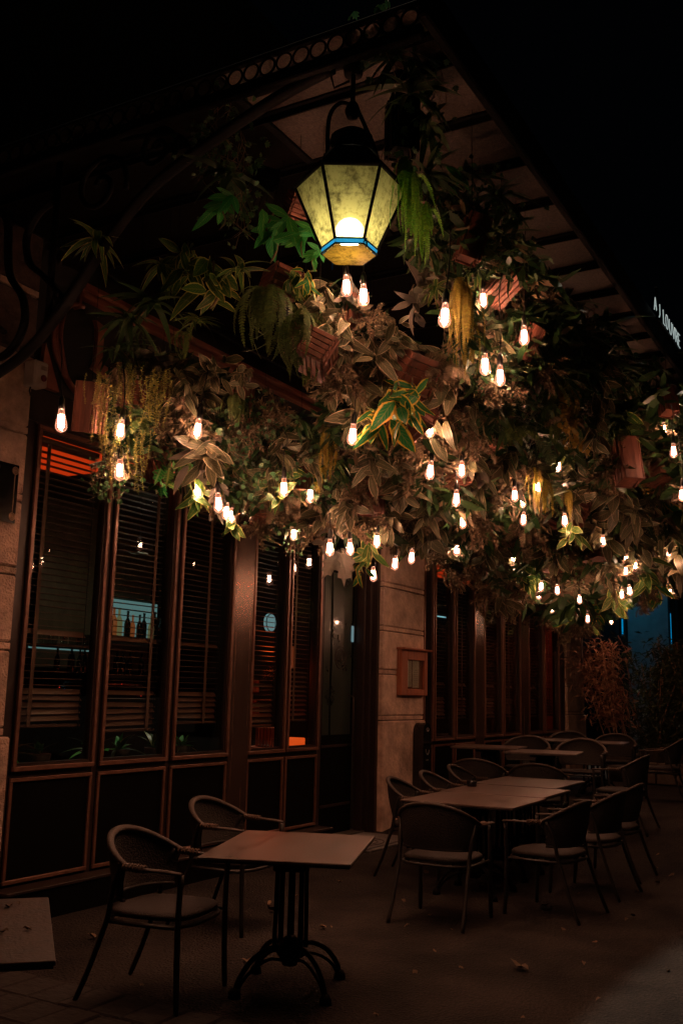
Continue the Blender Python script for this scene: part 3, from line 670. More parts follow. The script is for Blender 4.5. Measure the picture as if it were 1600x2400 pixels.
MB().box(((CX0 + CX1) / 2, CY0 - .02, CZ - .02), (CX1 - CX0 + .1, .05, .22), bev=.01).build('edge_beam', M['iron'], can)
MB().box(((CX0 + CX1) / 2, CY1 + .0, CZ - .02), (CX1 - CX0, .04, .12), bev=.006).build('wall_beam', M['iron'], can)
for x in (CX0, CX1):
    MB().box((x, (CY0 + CY1) / 2, CZ - .175), (.05, CY1 - CY0, .07), bev=.008).build('end_beam', M['iron'], can)
    MB().box((x, (CY0 + CY1) / 2, CZ - .012), (.035, CY1 - CY0, .022), bev=.004).build('top_rail', M['iron'], can)
ring = MB().tube([(0, .048 * math.cos(a * PI / 12), .048 * math.sin(a * PI / 12)) for a in range(24)], .0065, 6, closed=True).mesh('frieze_ring', M['iron'])
for x in (CX0, CX1):
    for k in range(33):
        obj('frieze_ring', ring, can, (x, CY0 + .07 + k * .1065, CZ - .078))
# white lit letters along the street edge
def letter(ch, x, w=.10, h=.135):
    segs = {'A': [((0, 0), (.5, 1)), ((.5, 1), (1, 0)), ((.22, .4), (.78, .4))], 'U': [((0, 1), (0, .25)), ((0, .25), (.3, 0)), ((.3, 0), (.7, 0)), ((.7, 0), (1, .25)), ((1, .25), (1, 1))],
            'L': [((0, 1), (0, 0)), ((0, 0), (.7, 0))], 'E': [((.8, 1), (0, 1)), ((0, 1), (0, 0)), ((0, 0), (.8, 0)), ((0, .5), (.6, .5))], 'V': [((0, 1), (.5, 0)), ((.5, 0), (1, 1))], 'N': [((0, 0), (0, 1)), ((0, 1), (1, 0)), ((1, 0), (1, 1))], 'O': [((.3, 0), (.7, 0)), ((.7, 0), (1, .3)), ((1, .3), (1, .7)), ((1, .7), (.7, 1)), ((.7, 1), (.3, 1)), ((.3, 1), (0, .7)), ((0, .7), (0, .3)), ((0, .3), (.3, 0))],
            'R': [((0, 0), (0, 1)), ((0, 1), (.8, .9)), ((.8, .9), (.8, .55)), ((.8, .55), (0, .5)), ((.4, .5), (1, 0))]}[ch]
    mb = MB()
    for (a, c) in segs: mb.tube([(a[0] * w, 0, a[1] * h), (c[0] * w, 0, c[1] * h)], .0042, 6)
    return mb
sg = thing('lit_sign', 'row of thin white lit letters reading AU LOUVRE on the canopy street edge', 'sign', (9.08, CY0 - .075, 5.07))
for ch, px_ in (('A', 1534), ('U', 1541.5), ('L', 1554.5), ('O', 1560), ('U', 1568), ('V', 1575), ('R', 1581.5), ('E', 1587.5)):
    letter(ch, 0).build('lit_letter', M['letters'], sg, (on_y(px_, 780, CY0 - .075).x - 9.08, 0, 0))
MB().box((.6, .02, -.012), (1.5, .02, .015)).build('letter_rail', M['iron'], sg)
MB().box((-.2, 0, .10), (.05, .02, .30), bev=.004).build('end_plate', M['bl_dk'], sg)

def bracket(x, label):
    b_ = thing('iron_bracket', label, 'bracket', (x, 0, 0), 0, 'scrolled iron brackets under the canopy')
    arm = smooth_path([(0, 5.47, 3.34), (0, 5.05, 3.42), (0, 4.77, 3.50), (0, 4.53, 3.61), (0, 4.28, 3.82), (0, 4.10, 4.02), (0, 3.93, 4.21), (0, 3.62, 4.46), (0, 3.2, 4.63), (0, 2.8, 4.76), (0, 2.45, 4.83)], 4)
    MB().tube(arm, .042, 8, flat=.6).build('arm', M['iron'], b_)
    MB().box((0, 5.48, 4.1), (.05, .04, 1.7), bev=.006).build('wall_strap', M['iron'], b_)
    def spiral(cy, cz, r0, r1, a0, turns, n=40):
        out = []
        for k in range(n + 1):
            f = k / n; a = a0 + turns * 2 * PI * f; r = r0 + (r1 - r0) * f
            out.append((0, cy + r * math.cos(a), cz + r * math.sin(a)))
        return out
    # big S scroll beside the wall
    MB().tube(smooth_path([(0, 4.93, 4.62), (0, 4.83, 4.5), (0, 4.80, 4.3), (0, 4.76, 4.12), (0, 4.63, 3.95), (0, 4.60, 3.78), (0, 4.68, 3.64), (0, 4.82, 3.59), (0, 4.92, 3.70), (0, 4.86, 3.80), (0, 4.78, 3.76)], 5), .032, 8, flat=.6).build('scroll', M['iron'], b_)
    MB().tube(smooth_path([(0, 4.42, 4.55), (0, 4.55, 4.50), (0, 4.64, 4.36), (0, 4.60, 4.18), (0, 4.46, 4.06), (0, 4.30, 3.90)], 5), .03, 8, flat=.6).build('scroll', M['iron'], b_)
    MB().tube([(0, 4.40, 3.75), (0, 4.40, 4.8)], .028, 8, flat=.5).build('upright', M['iron'], b_)
    MB().tube(spiral(3.62, 4.68, .15, .025, PI * 1.2, -1.6), .016, 7).build('scroll', M['iron'], b_)
    MB().tube(spiral(4.05, 4.55, .22, .03, PI * 1.1, -1.5), .018, 7).build('scroll', M['iron'], b_)
    MB().tube(smooth_path([(0, 3.9, 4.82), (0, 3.5, 4.74), (0, 3.38, 4.62)], 5), .018, 7).build('scroll', M['iron'], b_)
    return b_
bracket(4.06, 'big black scrolled iron bracket by the left pillar, beneath the canopy end')
bracket(9.32, 'black scrolled iron bracket above the doorway, hidden among the plants')

# ================================================================== LANTERN
LX, LY = 4.2, 2.4
LZ0, LZ1 = 3.845, 4.205
lan = thing('hanging_lantern', 'large yellow hexagonal lantern lit above the hanging plants', 'lantern', (LX, LY, LZ0), math.atan2(-LY, -LX))
H1 = LZ1 - LZ0; R0, R1 = .142, .288
def hexp(r, z, k): a = PI / 6 + k * PI / 3; return Vector((r * math.cos(a), r * math.sin(a), z))
for k in range(6):
    a0, a1, b1, b0 = hexp(R0, .02, k), hexp(R0, .02, k + 1), hexp(R1, H1, k + 1), hexp(R1, H1, k)
    MB().add([a0, a1, b1, b0], [(0, 1, 2, 3)]).build('glass_pane', M['lampglass'], lan)
    MB().tube([hexp(R0 + .003, .015, k), hexp(R1 + .004, H1, k)], .0085, 6).build('glazing_bar', M['iron'], lan)
    MB().tube([hexp(R1 + .006, H1, k), hexp(R1 + .006, H1, k + 1)], .013, 6).build('rim_bar', M['iron'], lan)
    # small blue glass band between the panes and the floor of the lantern
    o0, o1 = hexp(R0 + .004, .018, k), hexp(R0 + .004, .018, k + 1); p0, p1 = hexp(R0 + .001, -.004, k), hexp(R0 + .001, -.004, k + 1)
    MB().add([p0, p1, o1, o0], [(0, 1, 2, 3)]).build('blue_band', M['bluepaint'], lan)
    for z_ in (.021, -.009): MB().tube([hexp(R0 + .004, z_, k), hexp(R0 + .004, z_, k + 1)], .0045, 5).build('band_bar', M['iron'], lan)
MB().add([hexp(R0 - .004, -.016, k) for k in range(6)], [(0, 1, 2, 3, 4, 5)]).build('bottom_pane', M['lampbase'], lan)
for k in (0, 3): MB().tube([hexp(R0 + .004, 0, k), hexp(R0 + .03, .008, k), hexp(R0 + .034, -.03, k)], .005, 5).build('catch', M['bluepaint'], lan)
hood = MB()
for k in range(6): hood.add([hexp(R1 + .014, H1 + .004, k), hexp(R1 + .014, H1 + .004, k + 1), hexp(.15, H1 + .17, k + 1), hexp(.15, H1 + .17, k)], [(0, 1, 2, 3)])
hood.build('hood', M['iron'], lan)
MB().lathe([(.15, H1 + .165), (.115, H1 + .19), (.105, H1 + .25), (.118, H1 + .255), (.112, H1 + .285), (.07, H1 + .315), (0, H1 + .325)], 20).build('chimney_cap', M['iron'], lan)
yl = math.atan2(-LY, -LX)
# yoke, ball joint and rod (yoke lies across the view)
ya = .125
MB().tube(smooth_path([(0, -ya, H1 + .15), (0, -ya - .003, H1 + .34), (0, -ya + .015, H1 + .44), (0, -.06, H1 + .49), (0, 0, H1 + .47), (0, .035, H1 + .43), (0, .08, H1 + .33), (0, ya, H1 + .22), (0, ya + .005, H1 + .15)], 5), .0115, 8).build('yoke', M['iron'], lan)
MB().lathe([(0, -.045), (.03, -.035), (.042, 0), (.03, .04), (.014, .06), (0, .06)], 14, c=(0, 0, H1 + .44)).build('ball_joint', M['iron'], lan)
MB().tube([(0, 0, H1 + .47), (0, 0, 4.93 - LZ0)], .013, 8).build('rod', M['iron'], lan)
MB().lathe([(0, 0), (.05, .0), (.055, .04), (.05, .12), (0, .12)], 12, c=(0, 0, 4.86 - LZ0)).build('ceiling_cup', M['iron'], lan)
MB().tube([(.0, -.02, .98), (.01, -.10, .93), (.02, -.12, 1.0), (0, -.10, 1.04)], .006, 6).build('wire_loop', M['iron'], lan)
M['lampbulb'] = emit('lantern_bulb_glow', (1.0, .94, .66), 30)
MB().lathe([(0, .035)] + [(.075 * math.sin(PI * k / 10), .11 - .075 * math.cos(PI * k / 10)) for k in range(1, 10)] + [(.0, .186)], 18).build('lamp_bulb', M['lampbulb'], lan)
MB().lathe([(0, .22), (.022, .22), (.022, .30), (0, .30)], 12).build('lamp_holder', M['socket'], lan)
xb = tag(MB().box((LX, 2.45, 4.945), (.05, 1.2, .03), bev=.005).build('cross_bar', M['iron']), 'black iron bar under the canopy end that carries the yellow lantern', 'bar')

# ================================================================== FILAMENT BULBS
BULBS = [(143, 983, 27.7), (285, 1005, 25), (281, 1098, 25), (466, 1003, 24), (464, 1146, 22), (510, 1176, 23), (531, 1197, 20), (543, 1206, 18), (665, 1140, 22), (727, 1157, 20), (690, 1248, 17), (773, 1281, 20), (819, 1281, 19),
         (883, 1264, 18.6), (874, 1341, 14.2, 1.2), (926, 1313, 13.6, 1.28), (965, 1299, 13.2, 1.3), (810, 668, 26), (851, 690, 27), (1043, 737, 30), (1130, 700, 24), (1135, 852, 26), (1171, 878, 25), (1227, 785, 24), (1008, 1001, 23.5), (828, 1016, 25),
         (1010, 1100, 22), (1082, 1098, 20), (1069, 1166, 20), (1085, 1219, 18), (1070, 1280, 13.4, 1.32), (1205, 1157, 17), (1258, 1139, 17), (1222, 1172, 16), (1227, 1214, 16), (1322, 1217, 16), (1201, 1309, 10.9, 1.18), (1260, 1388, 10.2, 1.28), (1268, 1370, 10.8, 1.2), (1304, 1381, 12.5),
         (1292, 1423, 9.2, 1.2), (1325, 1433, 8.8, 1.3), (1357, 1403, 11.5), (1363, 1428, 9.2, 1.4), (1376, 1448, 11), (1394, 1430, 8.6), (1432, 1453, 9), (1412, 1266, 14), (1466, 1310, 13), (1466, 1336, 13), (1488, 1325, 13), (1455, 1391, 12), (1473, 1382, 13),
         (1566, 1293, 12), (1560, 1380, 10.5), (1568, 1386, 10.5), (1577, 1054, 17), (1597, 1156, 17), (1554, 1003, 15), (1308, 1090, 15)]
def dep(w): return FPX * .064 / w
ANCH = [(q[0], q[1], dep(q[2])) for q in BULBS] + [(960, 200, 4.95), (900, 60, 4.8), (530, 350, 5.7), (500, 470, 5.5), (220, 590, 5.7), (1180, 450, 5.7), (1110, 540, 5.2), (1400, 800, 8.0), (1550, 900, 8.6), (640, 790, 5.7), (300, 760, 5.9), (1200, 600, 5.5), (1500, 1200, 10),
        (1330, 1000, 7.6), (1090, 780, 5.0), (1300, 740, 6.4), (650, 540, 5.5), (970, 520, 5.0), (740, 830, 5.6), (930, 940, 5.9), (560, 960, 6.4), (850, 1150, 7.3), (1450, 1080, 8.6), (1150, 950, 6.4)]
def depth(px, py):
    sw = 0; sd_ = 0
    for x, y, d in ANCH:
        r2 = (x - px) ** 2 + (y - py) ** 2 + 300.0; w = 1 / r2 ** 1.6; sw += w; sd_ += w * d
    return sd_ / sw
GZ0 = [(.0132, .0), (.0155, -.012), (.018, -.03), (.0235, -.055), (.0295, -.080), (.032, -.098), (.030, -.114), (.021, -.127), (.009, -.1335), (.003, -.137), (0, -.138)]
bg_me = MB().lathe(GZ0, 18).mesh('bulb_glass', M['bulb_glass'])
fm = MB()
for k in range(6):
    a_ = 2 * PI * k / 6; a2 = a_ + .3
    fm.tube([(.011 * math.cos(a_), .011 * math.sin(a_), -.038), (.0135 * math.cos(a2), .0135 * math.sin(a2), -.104)], .0052, 5)
fi_me = fm.mesh('filament', M['filament'])
fst = MB().lathe([(.006, -.02), (.004, -.05), (.002, -.1)], 6).mesh('glass_stem', M['bulb_glass'])
so_me = MB().lathe([(0, .075), (.008, .072), (.013, .055), (.0165, .05), (.0175, .02), (.0175, 0), (.0145, -.003), (.0135, -.006), (0, -.006)], 14).mesh('socket', M['socket'])
bl_d = bpy.data.lights.new('bulb_light', 'POINT'); bl_d.energy = BULB_W; bl_d.color = BULB_COL; bl_d.shadow_soft_size = .018
cords = []
for k in range(4):
    r = random.Random(40 + k); L_ = (.28, .4, .55, .34)[k]
    cords.append(MB().tube(smooth_path([(0, 0, .07), (r.uniform(-.01, .01), r.uniform(-.01, .01), .07 + L_ * .35), (r.uniform(-.02, .02), r.uniform(-.02, .02), .07 + L_ * .7), (r.uniform(-.04, .04), r.uniform(-.04, .04), .07 + L_)], 4), .0036, 6).mesh('cord', M['cord']))
def zone(px, py):
    if py < 760 and px < 960: return 'under the yellow lantern'
    if px < 350: return 'before the leftmost window'
    if px < 560: return 'over the second and third windows'
    if px < 750: return 'over the metal pilaster'
    if px < 900: return 'over the dark doorway' if py > 1180 else 'over the red moulding above the door'
    if px < 1030: return 'over the menu pillar' if py > 1050 else 'right of the lantern'
    if px < 1300 and py < 950: return 'below the gold fern and ivy crate'
    if px < 1130: return 'over the first far window'
    if px < 1300: return 'over the middle far windows'
    if px < 1400: return 'above the far stone pillar'
    if px < 1520: return 'above the bamboo and blue wall'
    return 'at the far right edge'
ORD = ['first', 'second', 'third', 'fourth', 'fifth', 'sixth', 'seventh', 'eighth', 'ninth', 'tenth', 'eleventh', 'twelfth', 'thirteenth', 'fourteenth', 'fifteenth', 'sixteenth', 'seventeenth', 'eighteenth', 'nineteenth', 'twentieth', 'twenty-first', 'twenty-second', 'twenty-third', 'twenty-fourth', 'twenty-fifth']
def side_words(items, base, noun=''):
    """items: (px, py, setter); names each by zone, then by its order from the left inside the zone"""
    zs = {}
    for it in items: zs.setdefault(zone(it[0], it[1]), []).append(it)
    for z_, l in zs.items():
        l.sort(key=lambda q: q[0]); n_ = len(l)
        for k, it in enumerate(l):
            if n_ == 1: w = f'{base} {z_}'
            elif k == 0: w = f'leftmost {base} {z_}'
            elif k == n_ - 1: w = f'rightmost {base} {z_}'
            else: w = f'{ORD[k]} {base} from the left {z_}'
            it[2](w)
def setlab(o):
    def f(w): o['label'] = w
    return f
items = []
for i, (px, py, w, *sc_) in enumerate(BULBS):
    p = at(px, py, dep(w)) + Vector((0, 0, .062))
    bt = thing('filament_bulb', 'x', 'light bulb', p, rng.uniform(0, 6), 'lit filament bulbs among the hanging plants')
    bt.rotation_euler = (rng.uniform(-.09, .09), rng.uniform(-.09, .09), rng.uniform(0, 6))
    if sc_: bt.scale = (sc_[0],) * 3
    obj('bulb_glass', bg_me, bt); obj('filament', fi_me, bt); obj('glass_stem', fst, bt); obj('socket', so_me, bt); obj('cord', cords[3 if i == 0 else i % 4], bt)
    lo = bpy.data.objects.new('bulb_light', bl_d); COL.objects.link(lo); lo.parent = bt; lo.location = (0, 0, -.07)
    items.append((px, py, setlab(bt)))
side_words(items, 'lit filament bulb hanging')

# ================================================================== WOODEN CRATES
pr_c = random.Random(55)
def crate(px, py, size, rot, kind, d_off=.34):
    d = depth(px, py) + d_off; p = at(px, py, d); s = .92 * size * d / FPX
    c_ = thing('planter_crate', 'x', 'planter', p, 0, 'red brown slatted planter crates hung among the plants'); c_.rotation_euler = rot
    w, h, dp = (s, s * .62, s * .6) if kind == 'w' else (s * .62, s * 1.15, s * .5)
    n_ = 5 if kind == 'w' else 4
    th = .012
    if kind == 'w':
        sw = h / n_
        for yy in (-dp / 2, dp / 2):
            for k in range(n_): MB().box((0, yy, -h / 2 + sw * (k + .5)), (w, th, sw - .005), bev=.003).build('slat', M['crate'], c_)
        for xx in (-w / 2 + th, w / 2 - th):
            for k in range(n_): MB().box((xx, 0, -h / 2 + sw * (k + .5)), (th, dp - 2 * th, sw - .005), bev=.003).build('slat', M['crate'], c_)
        for k in range(5): MB().box((0, -dp / 2 + dp * (k + .5) / 5, -h / 2 - th), (w, dp / 5 - .004, th), bev=.003).build('floor_board', M['crate'], c_)
    else:
        sw = w / n_
        for yy in (-dp / 2, dp / 2):
            for k in range(n_): MB().box((-w / 2 + sw * (k + .5), yy + pr_c.uniform(-.003, .003), 0), (sw - .016, th, h), bev=.003).build('slat', M['crate'], c_)
        for xx in (-w / 2 + th, w / 2 - th):
            for k in range(3): MB().box((xx, -dp / 2 + th + (dp - 2 * th) * (k + .5) / 3, 0), (th, dp / 3 - .006, h), bev=.003).build('slat', M['crate'], c_)
        MB().box((0, 0, -h / 2 + .02), (w - .03, dp - .03, .014)).build('floor_board', M['crate'], c_)
    for sx in (-1, 1):
        MB().box((sx * w * .32, -dp / 2 - th * .9, 0), (.028, th * .8, h * .98), bev=.003).build('batten', M['crate'], c_)
    # soil inside and a wire up to the canopy
    MB().box((0, 0, h * .28), (w - .05, dp - .05, .03)).build('soil', M['joint'], c_)
    return (px, py, setlab(c_)), c_
CR = [(745, 828, 120, (.5, .15, .5), 'w'), (962, 858, 150, (.2, -.6, .9), 'w'), (968, 975, 130, (.5, .25, 1.0), 'w'), (562, 958, 95, (.1, 0, .75), 'v'), (212, 955, 112, (.15, -.2, .25), 'v'), (368, 1085, 90, (.4, .6, .4), 'w'), (702, 1110, 80, (0, .05, .8), 'v'),
      (862, 1140, 125, (0, -.02, .85), 'v'), (1140, 1028, 85, (.2, .1, 1.0), 'w'), (1175, 660, 110, (.3, .5, 1.2), 'w'), (1105, 560, 105, (.25, -.1, .7), 'v'), (1466, 1082, 105, (0, .25, .7), 'v'), (1396, 1290, 75, (.1, .1, .9), 'w'), (1350, 1195, 85, (.3, .4, .6), 'w'),
      (1232, 800, 80, (.2, -.5, 1.1), 'v'), (610, 1205, 60, (.3, .2, .8), 'w'), (1075, 1112, 75, (.2, .1, .9), 'w'), (1562, 940, 70, (.1, .3, .8), 'v'), (700, 480, 90, (.2, -.6, .8), 'w'), (655, 668, 120, (.25, -.15, .9), 'w'), (820, 730, 80, (.0, -.2, 1.0), 'v'), (310, 935, 110, (.1, .1, .6), 'w'),
      (940, 300, 130, (.0, .0, .75), 'v'), (610, 445, 110, (.2, .2, .8), 'w'), (1545, 1110, 70, (.1, .2, .8), 'w'), (1360, 1420, 45, (.1, .2, .8), 'v'), (400, 905, 80, (.4, .4, .6), 'w'), (1300, 1320, 60, (.2, .1, .8), 'w')]
items = []; CRO = []
for q in CR:
    it, o = crate(*q, **({'d_off': .04} if q[0] in (962, 968, 745) else {})); items.append(it); CRO.append(o)
side_words(items, 'red brown planter crate hanging')
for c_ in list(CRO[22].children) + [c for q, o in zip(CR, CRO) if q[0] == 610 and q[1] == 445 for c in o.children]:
    c_.data.materials[0] = M['panel']  # two crates blackened to silhouettes, shade put into the colour
# suspension wires: one thin cable from canopy down to each crate
for o in CRO:
    p = o.location; L_ = max(.05, 4.9 - p.z)
    MB().tube([(0, 0, 0), (0, 0, L_)], .0016, 5).build('suspension_wire', M['iron'], o)
    w_ = o.children[-1]; w_.rotation_euler = Euler(o.rotation_euler).to_matrix().inverted().to_euler()

# ================================================================== PLANTS
def leaf_mesh(name, Ln, Wd, mt, bend=.25, fold=.25, segs=6, tip=1.0, base=.25, lobes=0, wave=0.0):
    """blade along +X from the origin, face up; three vertices across, uv x across and y along"""
    mb = MB(); vs = []; uv = []
    for i in range(segs + 1):
        t_ = i / segs
        w = Wd / 2 * max(.02, math.sin(PI * min(1, (t_ * (1 - base) + base * t_ ** .5)) ** tip) ** .8)
        if lobes: w *= .62 + .38 * (1 if i % 2 else .35)
        x = Ln * t_; z = -bend * Ln * t_ * t_
        for sd in (-1, 0, 1):
            vs.append((x, sd * w, z + abs(sd) * fold * w + wave * math.sin(t_ * 9 + sd) * w)); uv.append(((sd + 1) / 2, t_))
    fs = []
    for i in range(segs):
        for k in range(2):
            a = i * 3 + k; fs.append((a, a + 3, a + 4, a + 1))
    mb.add(vs, fs, uv, True)
    return mb.mesh(name, mt)
def frond_mesh(name, Ln, Wd, mt, droop, npairs, seed, out=.25):
    r = random.Random(seed); mb = MB(); pts = []
    p = Vector((0, 0, 0)); a = out * 2.2
    for i in range(npairs + 1):
        t_ = i / npairs; pts.append(p.copy()); a -= droop / npairs * (1.2 if t_ < .5 else .6)
        p = p + Vector((math.cos(a), r.uniform(-.06, .06), math.sin(a))) * (Ln / npairs)
    mb.tube(pts, [.0022 * (1 - .7 * i / npairs) for i in range(len(pts))], 3, cap=False)
    for i in range(1, npairs):
        t_ = i / npairs; w = Wd * (math.sin(PI * (.12 + .86 * t_)) ** .7) * r.uniform(.85, 1.1)
        d = (pts[i + 1] - pts[i - 1]).normalized(); nrm = Vector((0, 1, 0)); up = d.cross(nrm)
        pw = Ln / npairs * .42
        for sd in (-1, 1):
            e = (nrm * sd + d * .35 + up * r.uniform(-.25, .1)).normalized()
            b0 = pts[i] - d * pw; b1 = pts[i] + d * pw; tp = pts[i] + e * w; m0 = pts[i] + e * w * .6 - d * pw * .9; m1 = pts[i] + e * w * .6 + d * pw * .9
            mb.add([b0, b1, m1, tp, m0], [(0, 1, 2, 3, 4)], [(.4, t_), (.6, t_), (.6, t_), (.5, t_), (.4, t_)])
    return mb.mesh(name, mt)
def ivy_mesh(name, sz, mt):
    prof = [(0, 0), (.18, .38), (.42, .52), (.40, .26), (.72, .40), (.66, .16), (1.0, 0), (.66, -.16), (.72, -.40), (.40, -.26), (.42, -.52), (.18, -.38)]
    vs = [(.38 * sz, 0, .02 * sz)] + [(x * sz, y * sz, -.12 * sz * (x * x + y * y)) for x, y in prof]
    uv = [(.5, .4)] + [(.5 + .5 * (1 if y > 0 else -1) if abs(y) > .1 else .5, x) for x, y in prof]
    n = len(prof)
    return MB().add(vs, [(0, 1 + k, 1 + (k + 1) % n) for k in range(n)], uv, True).mesh(name, mt)
def lobed_mesh(name, sz, mt):
    prof = [(0, .03), (.12, .20), (.05, .46), (.26, .38), (.30, .60), (.44, .42), (.56, .58), (.60, .32), (.78, .36), (.80, .14), (1.02, 0)]
    pts = prof + [(x, -y) for x, y in reversed(prof[:-1])]
    vs = []; uv = []; pts = [(x, y * .5) for x, y in pts]; n = len(pts)
    ctr = [(0.0 + t_, 0) for t_ in (.12, .35, .55, .78)]
    for x, y in pts: vs.append((x * sz, y * sz, -.25 * sz * x * x + .06 * sz * abs(y))); uv.append((.5 + y * .8, x))
    for x, y in ctr: vs.append((x * sz, 0, -.25 * sz * x * x - .02 * sz)); uv.append((.5, x))
    def near(x): return n + min(range(4), key=lambda k: abs(ctr[k][0] - x))
    fs = []
    for i in range(n - 1):
        a, b_ = near(pts[i][0]), near(pts[i + 1][0]); fs.append((i, i + 1, b_))
        if a != b_: fs.append((i, b_, a))
    return MB().add(vs, fs, uv, True).mesh(name, mt)
def strand_mesh(name, Ln, n, lw, mt, seed, rnd=False):
    r = random.Random(seed); mb = MB(); ph = r.uniform(0, 6)
    def c(t_): return Vector((.03 * math.sin(t_ * 3 + ph), .03 * math.cos(t_ * 2.3 + ph), -Ln * t_))
    mb.tube([c(k / 8) for k in range(9)], .0018, 3, cap=False)
    for i in range(n):
        t_ = (i + r.random()) / n; a = r.uniform(0, 2 * PI); p = c(t_)
        d = Vector((math.cos(a), math.sin(a), r.uniform(-.5, .35))).normalized(); s_ = d.cross(Vector((0, 0, 1))).normalized()
        l_ = lw * r.uniform(.7, 1.25)
        if rnd:
            q = p + d * l_ * .9; nn = (d * .3 + Vector((r.uniform(-1, 1), r.uniform(-1, 1), .4))).normalized(); u = nn.orthogonal().normalized(); w = nn.cross(u)
            mb.add([q + (u * math.cos(k * PI / 4) + w * math.sin(k * PI / 4)) * l_ * .55 for k in range(8)], [tuple(range(8))], [(.5 + .35 * math.cos(k * PI / 4), .5 + .35 * math.sin(k * PI / 4)) for k in range(8)])
        else:
            q0 = p + d * l_ * .1; mb.add([q0, p + d * l_ * .55 + s_ * l_ * .3, p + d * l_, p + d * l_ * .55 - s_ * l_ * .3], [(0, 1, 2, 3)], [(.5, 0), (.7, .5), (.5, 1), (.3, .5)])
    return mb.mesh(name, mt)
def plume_mesh(name, Ln, n, wd, mt, seed, droop=1.2):
    r = random.Random(seed); mb = MB(); pts = []; p = Vector((0, 0, 0)); a = .35
    for i in range(11):
        pts.append(p.copy()); a -= droop / 10; p = p + Vector((math.cos(a), r.uniform(-.12, .12), math.sin(a))) * Ln / 10
    mb.tube(pts, .0025, 3, cap=False)
    for i in range(n):
        t_ = r.uniform(.08, 1) * 9.9; k = int(t_); q = pts[k].lerp(pts[k + 1], t_ - k); d = (pts[k + 1] - pts[k]).normalized()
        e = (d * r.uniform(.1, .9) + Vector((r.uniform(-1, 1), r.uniform(-1, 1), r.uniform(-1, .7))) * .8).normalized()
        l_ = wd * r.uniform(.4, 1.2); s_ = e.cross(Vector((r.uniform(-1, 1), r.uniform(-1, 1), r.uniform(-1, 1)))).normalized() * l_ * r.uniform(.10, .26)
        mid = q + e * l_ * .55 + Vector((0, 0, -.1 * l_))
        mb.add([q, mid + s_, q + e * l_ + Vector((0, 0, -.3 * l_)), mid - s_], [(0, 1, 2, 3)], [(.5, 0), (.7, .5), (.5, 1), (.3, .5)])
    return mb.mesh(name, mt)

PM = {}
for k in ('brown', 'var', 'green', 'yellow', 'dark', 'grey'):
    PM['lance_' + k] = [leaf_mesh('leaf', .175, .062, L[k], .12, .2, 6), leaf_mesh('leaf', .155, .068, L[k], .3, .3, 6, 1.1), leaf_mesh('leaf', .20, .058, L[k], .45, .15, 7, .9), leaf_mesh('leaf', .165, .06, L[k], -.15, .35, 6, 1.0, .25, 0, .12), leaf_mesh('leaf', .14, .05, L[k], .7, .6, 6, 1.2, .25, 0, .25), leaf_mesh('leaf', .19, .075, L[k], .2, .1, 7, 1.0, .3, 0, .3)]
PM['long_dark'] = [leaf_mesh('leaf', .34, .045, L['dark'], .5, .25, 8, .8), leaf_mesh('leaf', .28, .055, L['dark'], .75, .2, 8, .8)]
PM['long_var'] = [leaf_mesh('leaf', .27, .06, L['var'], .55, .2, 8, .85), leaf_mesh('leaf', .24, .05, L['var'], .8, .25, 8, .85)]
PM['split'] = [lobed_mesh('leaf', .20, L['green']), lobed_mesh('leaf', .17, L['var'])]
PM['lobed_grey'] = [lobed_mesh('leaf', .25, L['grey'])]
PM['ivy'] = [ivy_mesh('leaf', .052, L['ivy']), ivy_mesh('leaf', .062, L['ivy']), ivy_mesh('leaf', .042, L['ivy'])]
for k, q in (('fern', 'fern'), ('lime', 'fernlime'), ('gold', 'ferngold'), ('rust', 'fernbrown')):
    PM['fern_' + k] = [frond_mesh('frond', .52, .033, L[q], 2.6, 34, 11, .25), frond_mesh('frond', .46, .036, L[q], 2.0, 30, 12, .3), frond_mesh('frond', .58, .030, L[q], 3.0, 38, 13, .2)]
PM['palm'] = [frond_mesh('frond', .34, .075, L['dry'], 1.3, 20, 21, .25), frond_mesh('frond', .30, .07, L['fernbrown'], 1.6, 18, 22, .25)]
PM['palmdark'] = [frond_mesh('frond', .38, .08, L['dark'], 1.3, 20, 23, .3), frond_mesh('frond', .32, .075, L['fern'], 1.7, 18, 24, .25)]
PM['trail'] = [strand_mesh('strand', .50, 95, .026, L['trail'], 31), strand_mesh('strand', .38, 75, .026, L['trail'], 32), strand_mesh('strand', .62, 115, .025, L['trail'], 33)]
PM['coin'] = [strand_mesh('strand', .34, 20, .040, L['coin'], 34, True), strand_mesh('strand', .46, 26, .038, L['coin'], 35, True)]
PM['dry'] = [plume_mesh('plume', .26, 75, .055, L['dry'], 41), plume_mesh('plume', .22, 70, .05, L['dry'], 42, 1.7), plume_mesh('plume', .30, 85, .06, L['fernbrown'], 43, .9)]
vine_me = []
for k in range(3):
    r = random.Random(60 + k)
    vine_me.append(MB().tube(smooth_path([(0, 0, 0), (r.uniform(-.1, .1), r.uniform(-.1, .1), -.12), (r.uniform(-.13, .13), r.uniform(-.13, .13), -.27), (r.uniform(-.16, .16), r.uniform(-.16, .16), -.42)], 3), .0025, 4).mesh('vine', M['stem']))
stem_me = [MB().tube(smooth_path([(0, 0, .05), (.02, .01, -.06), (-.01, .03, -.15), (.03, 0, -.24)], 3), [.006] * 9 + [.003], 5).mesh('stem', M['stem']),
           MB().tube(smooth_path([(0, 0, .08), (-.03, .02, -.02), (.03, .0, -.10), (.0, .02, -.2)], 3), [.006] * 9 + [.003], 5).mesh('stem', M['stem'])]

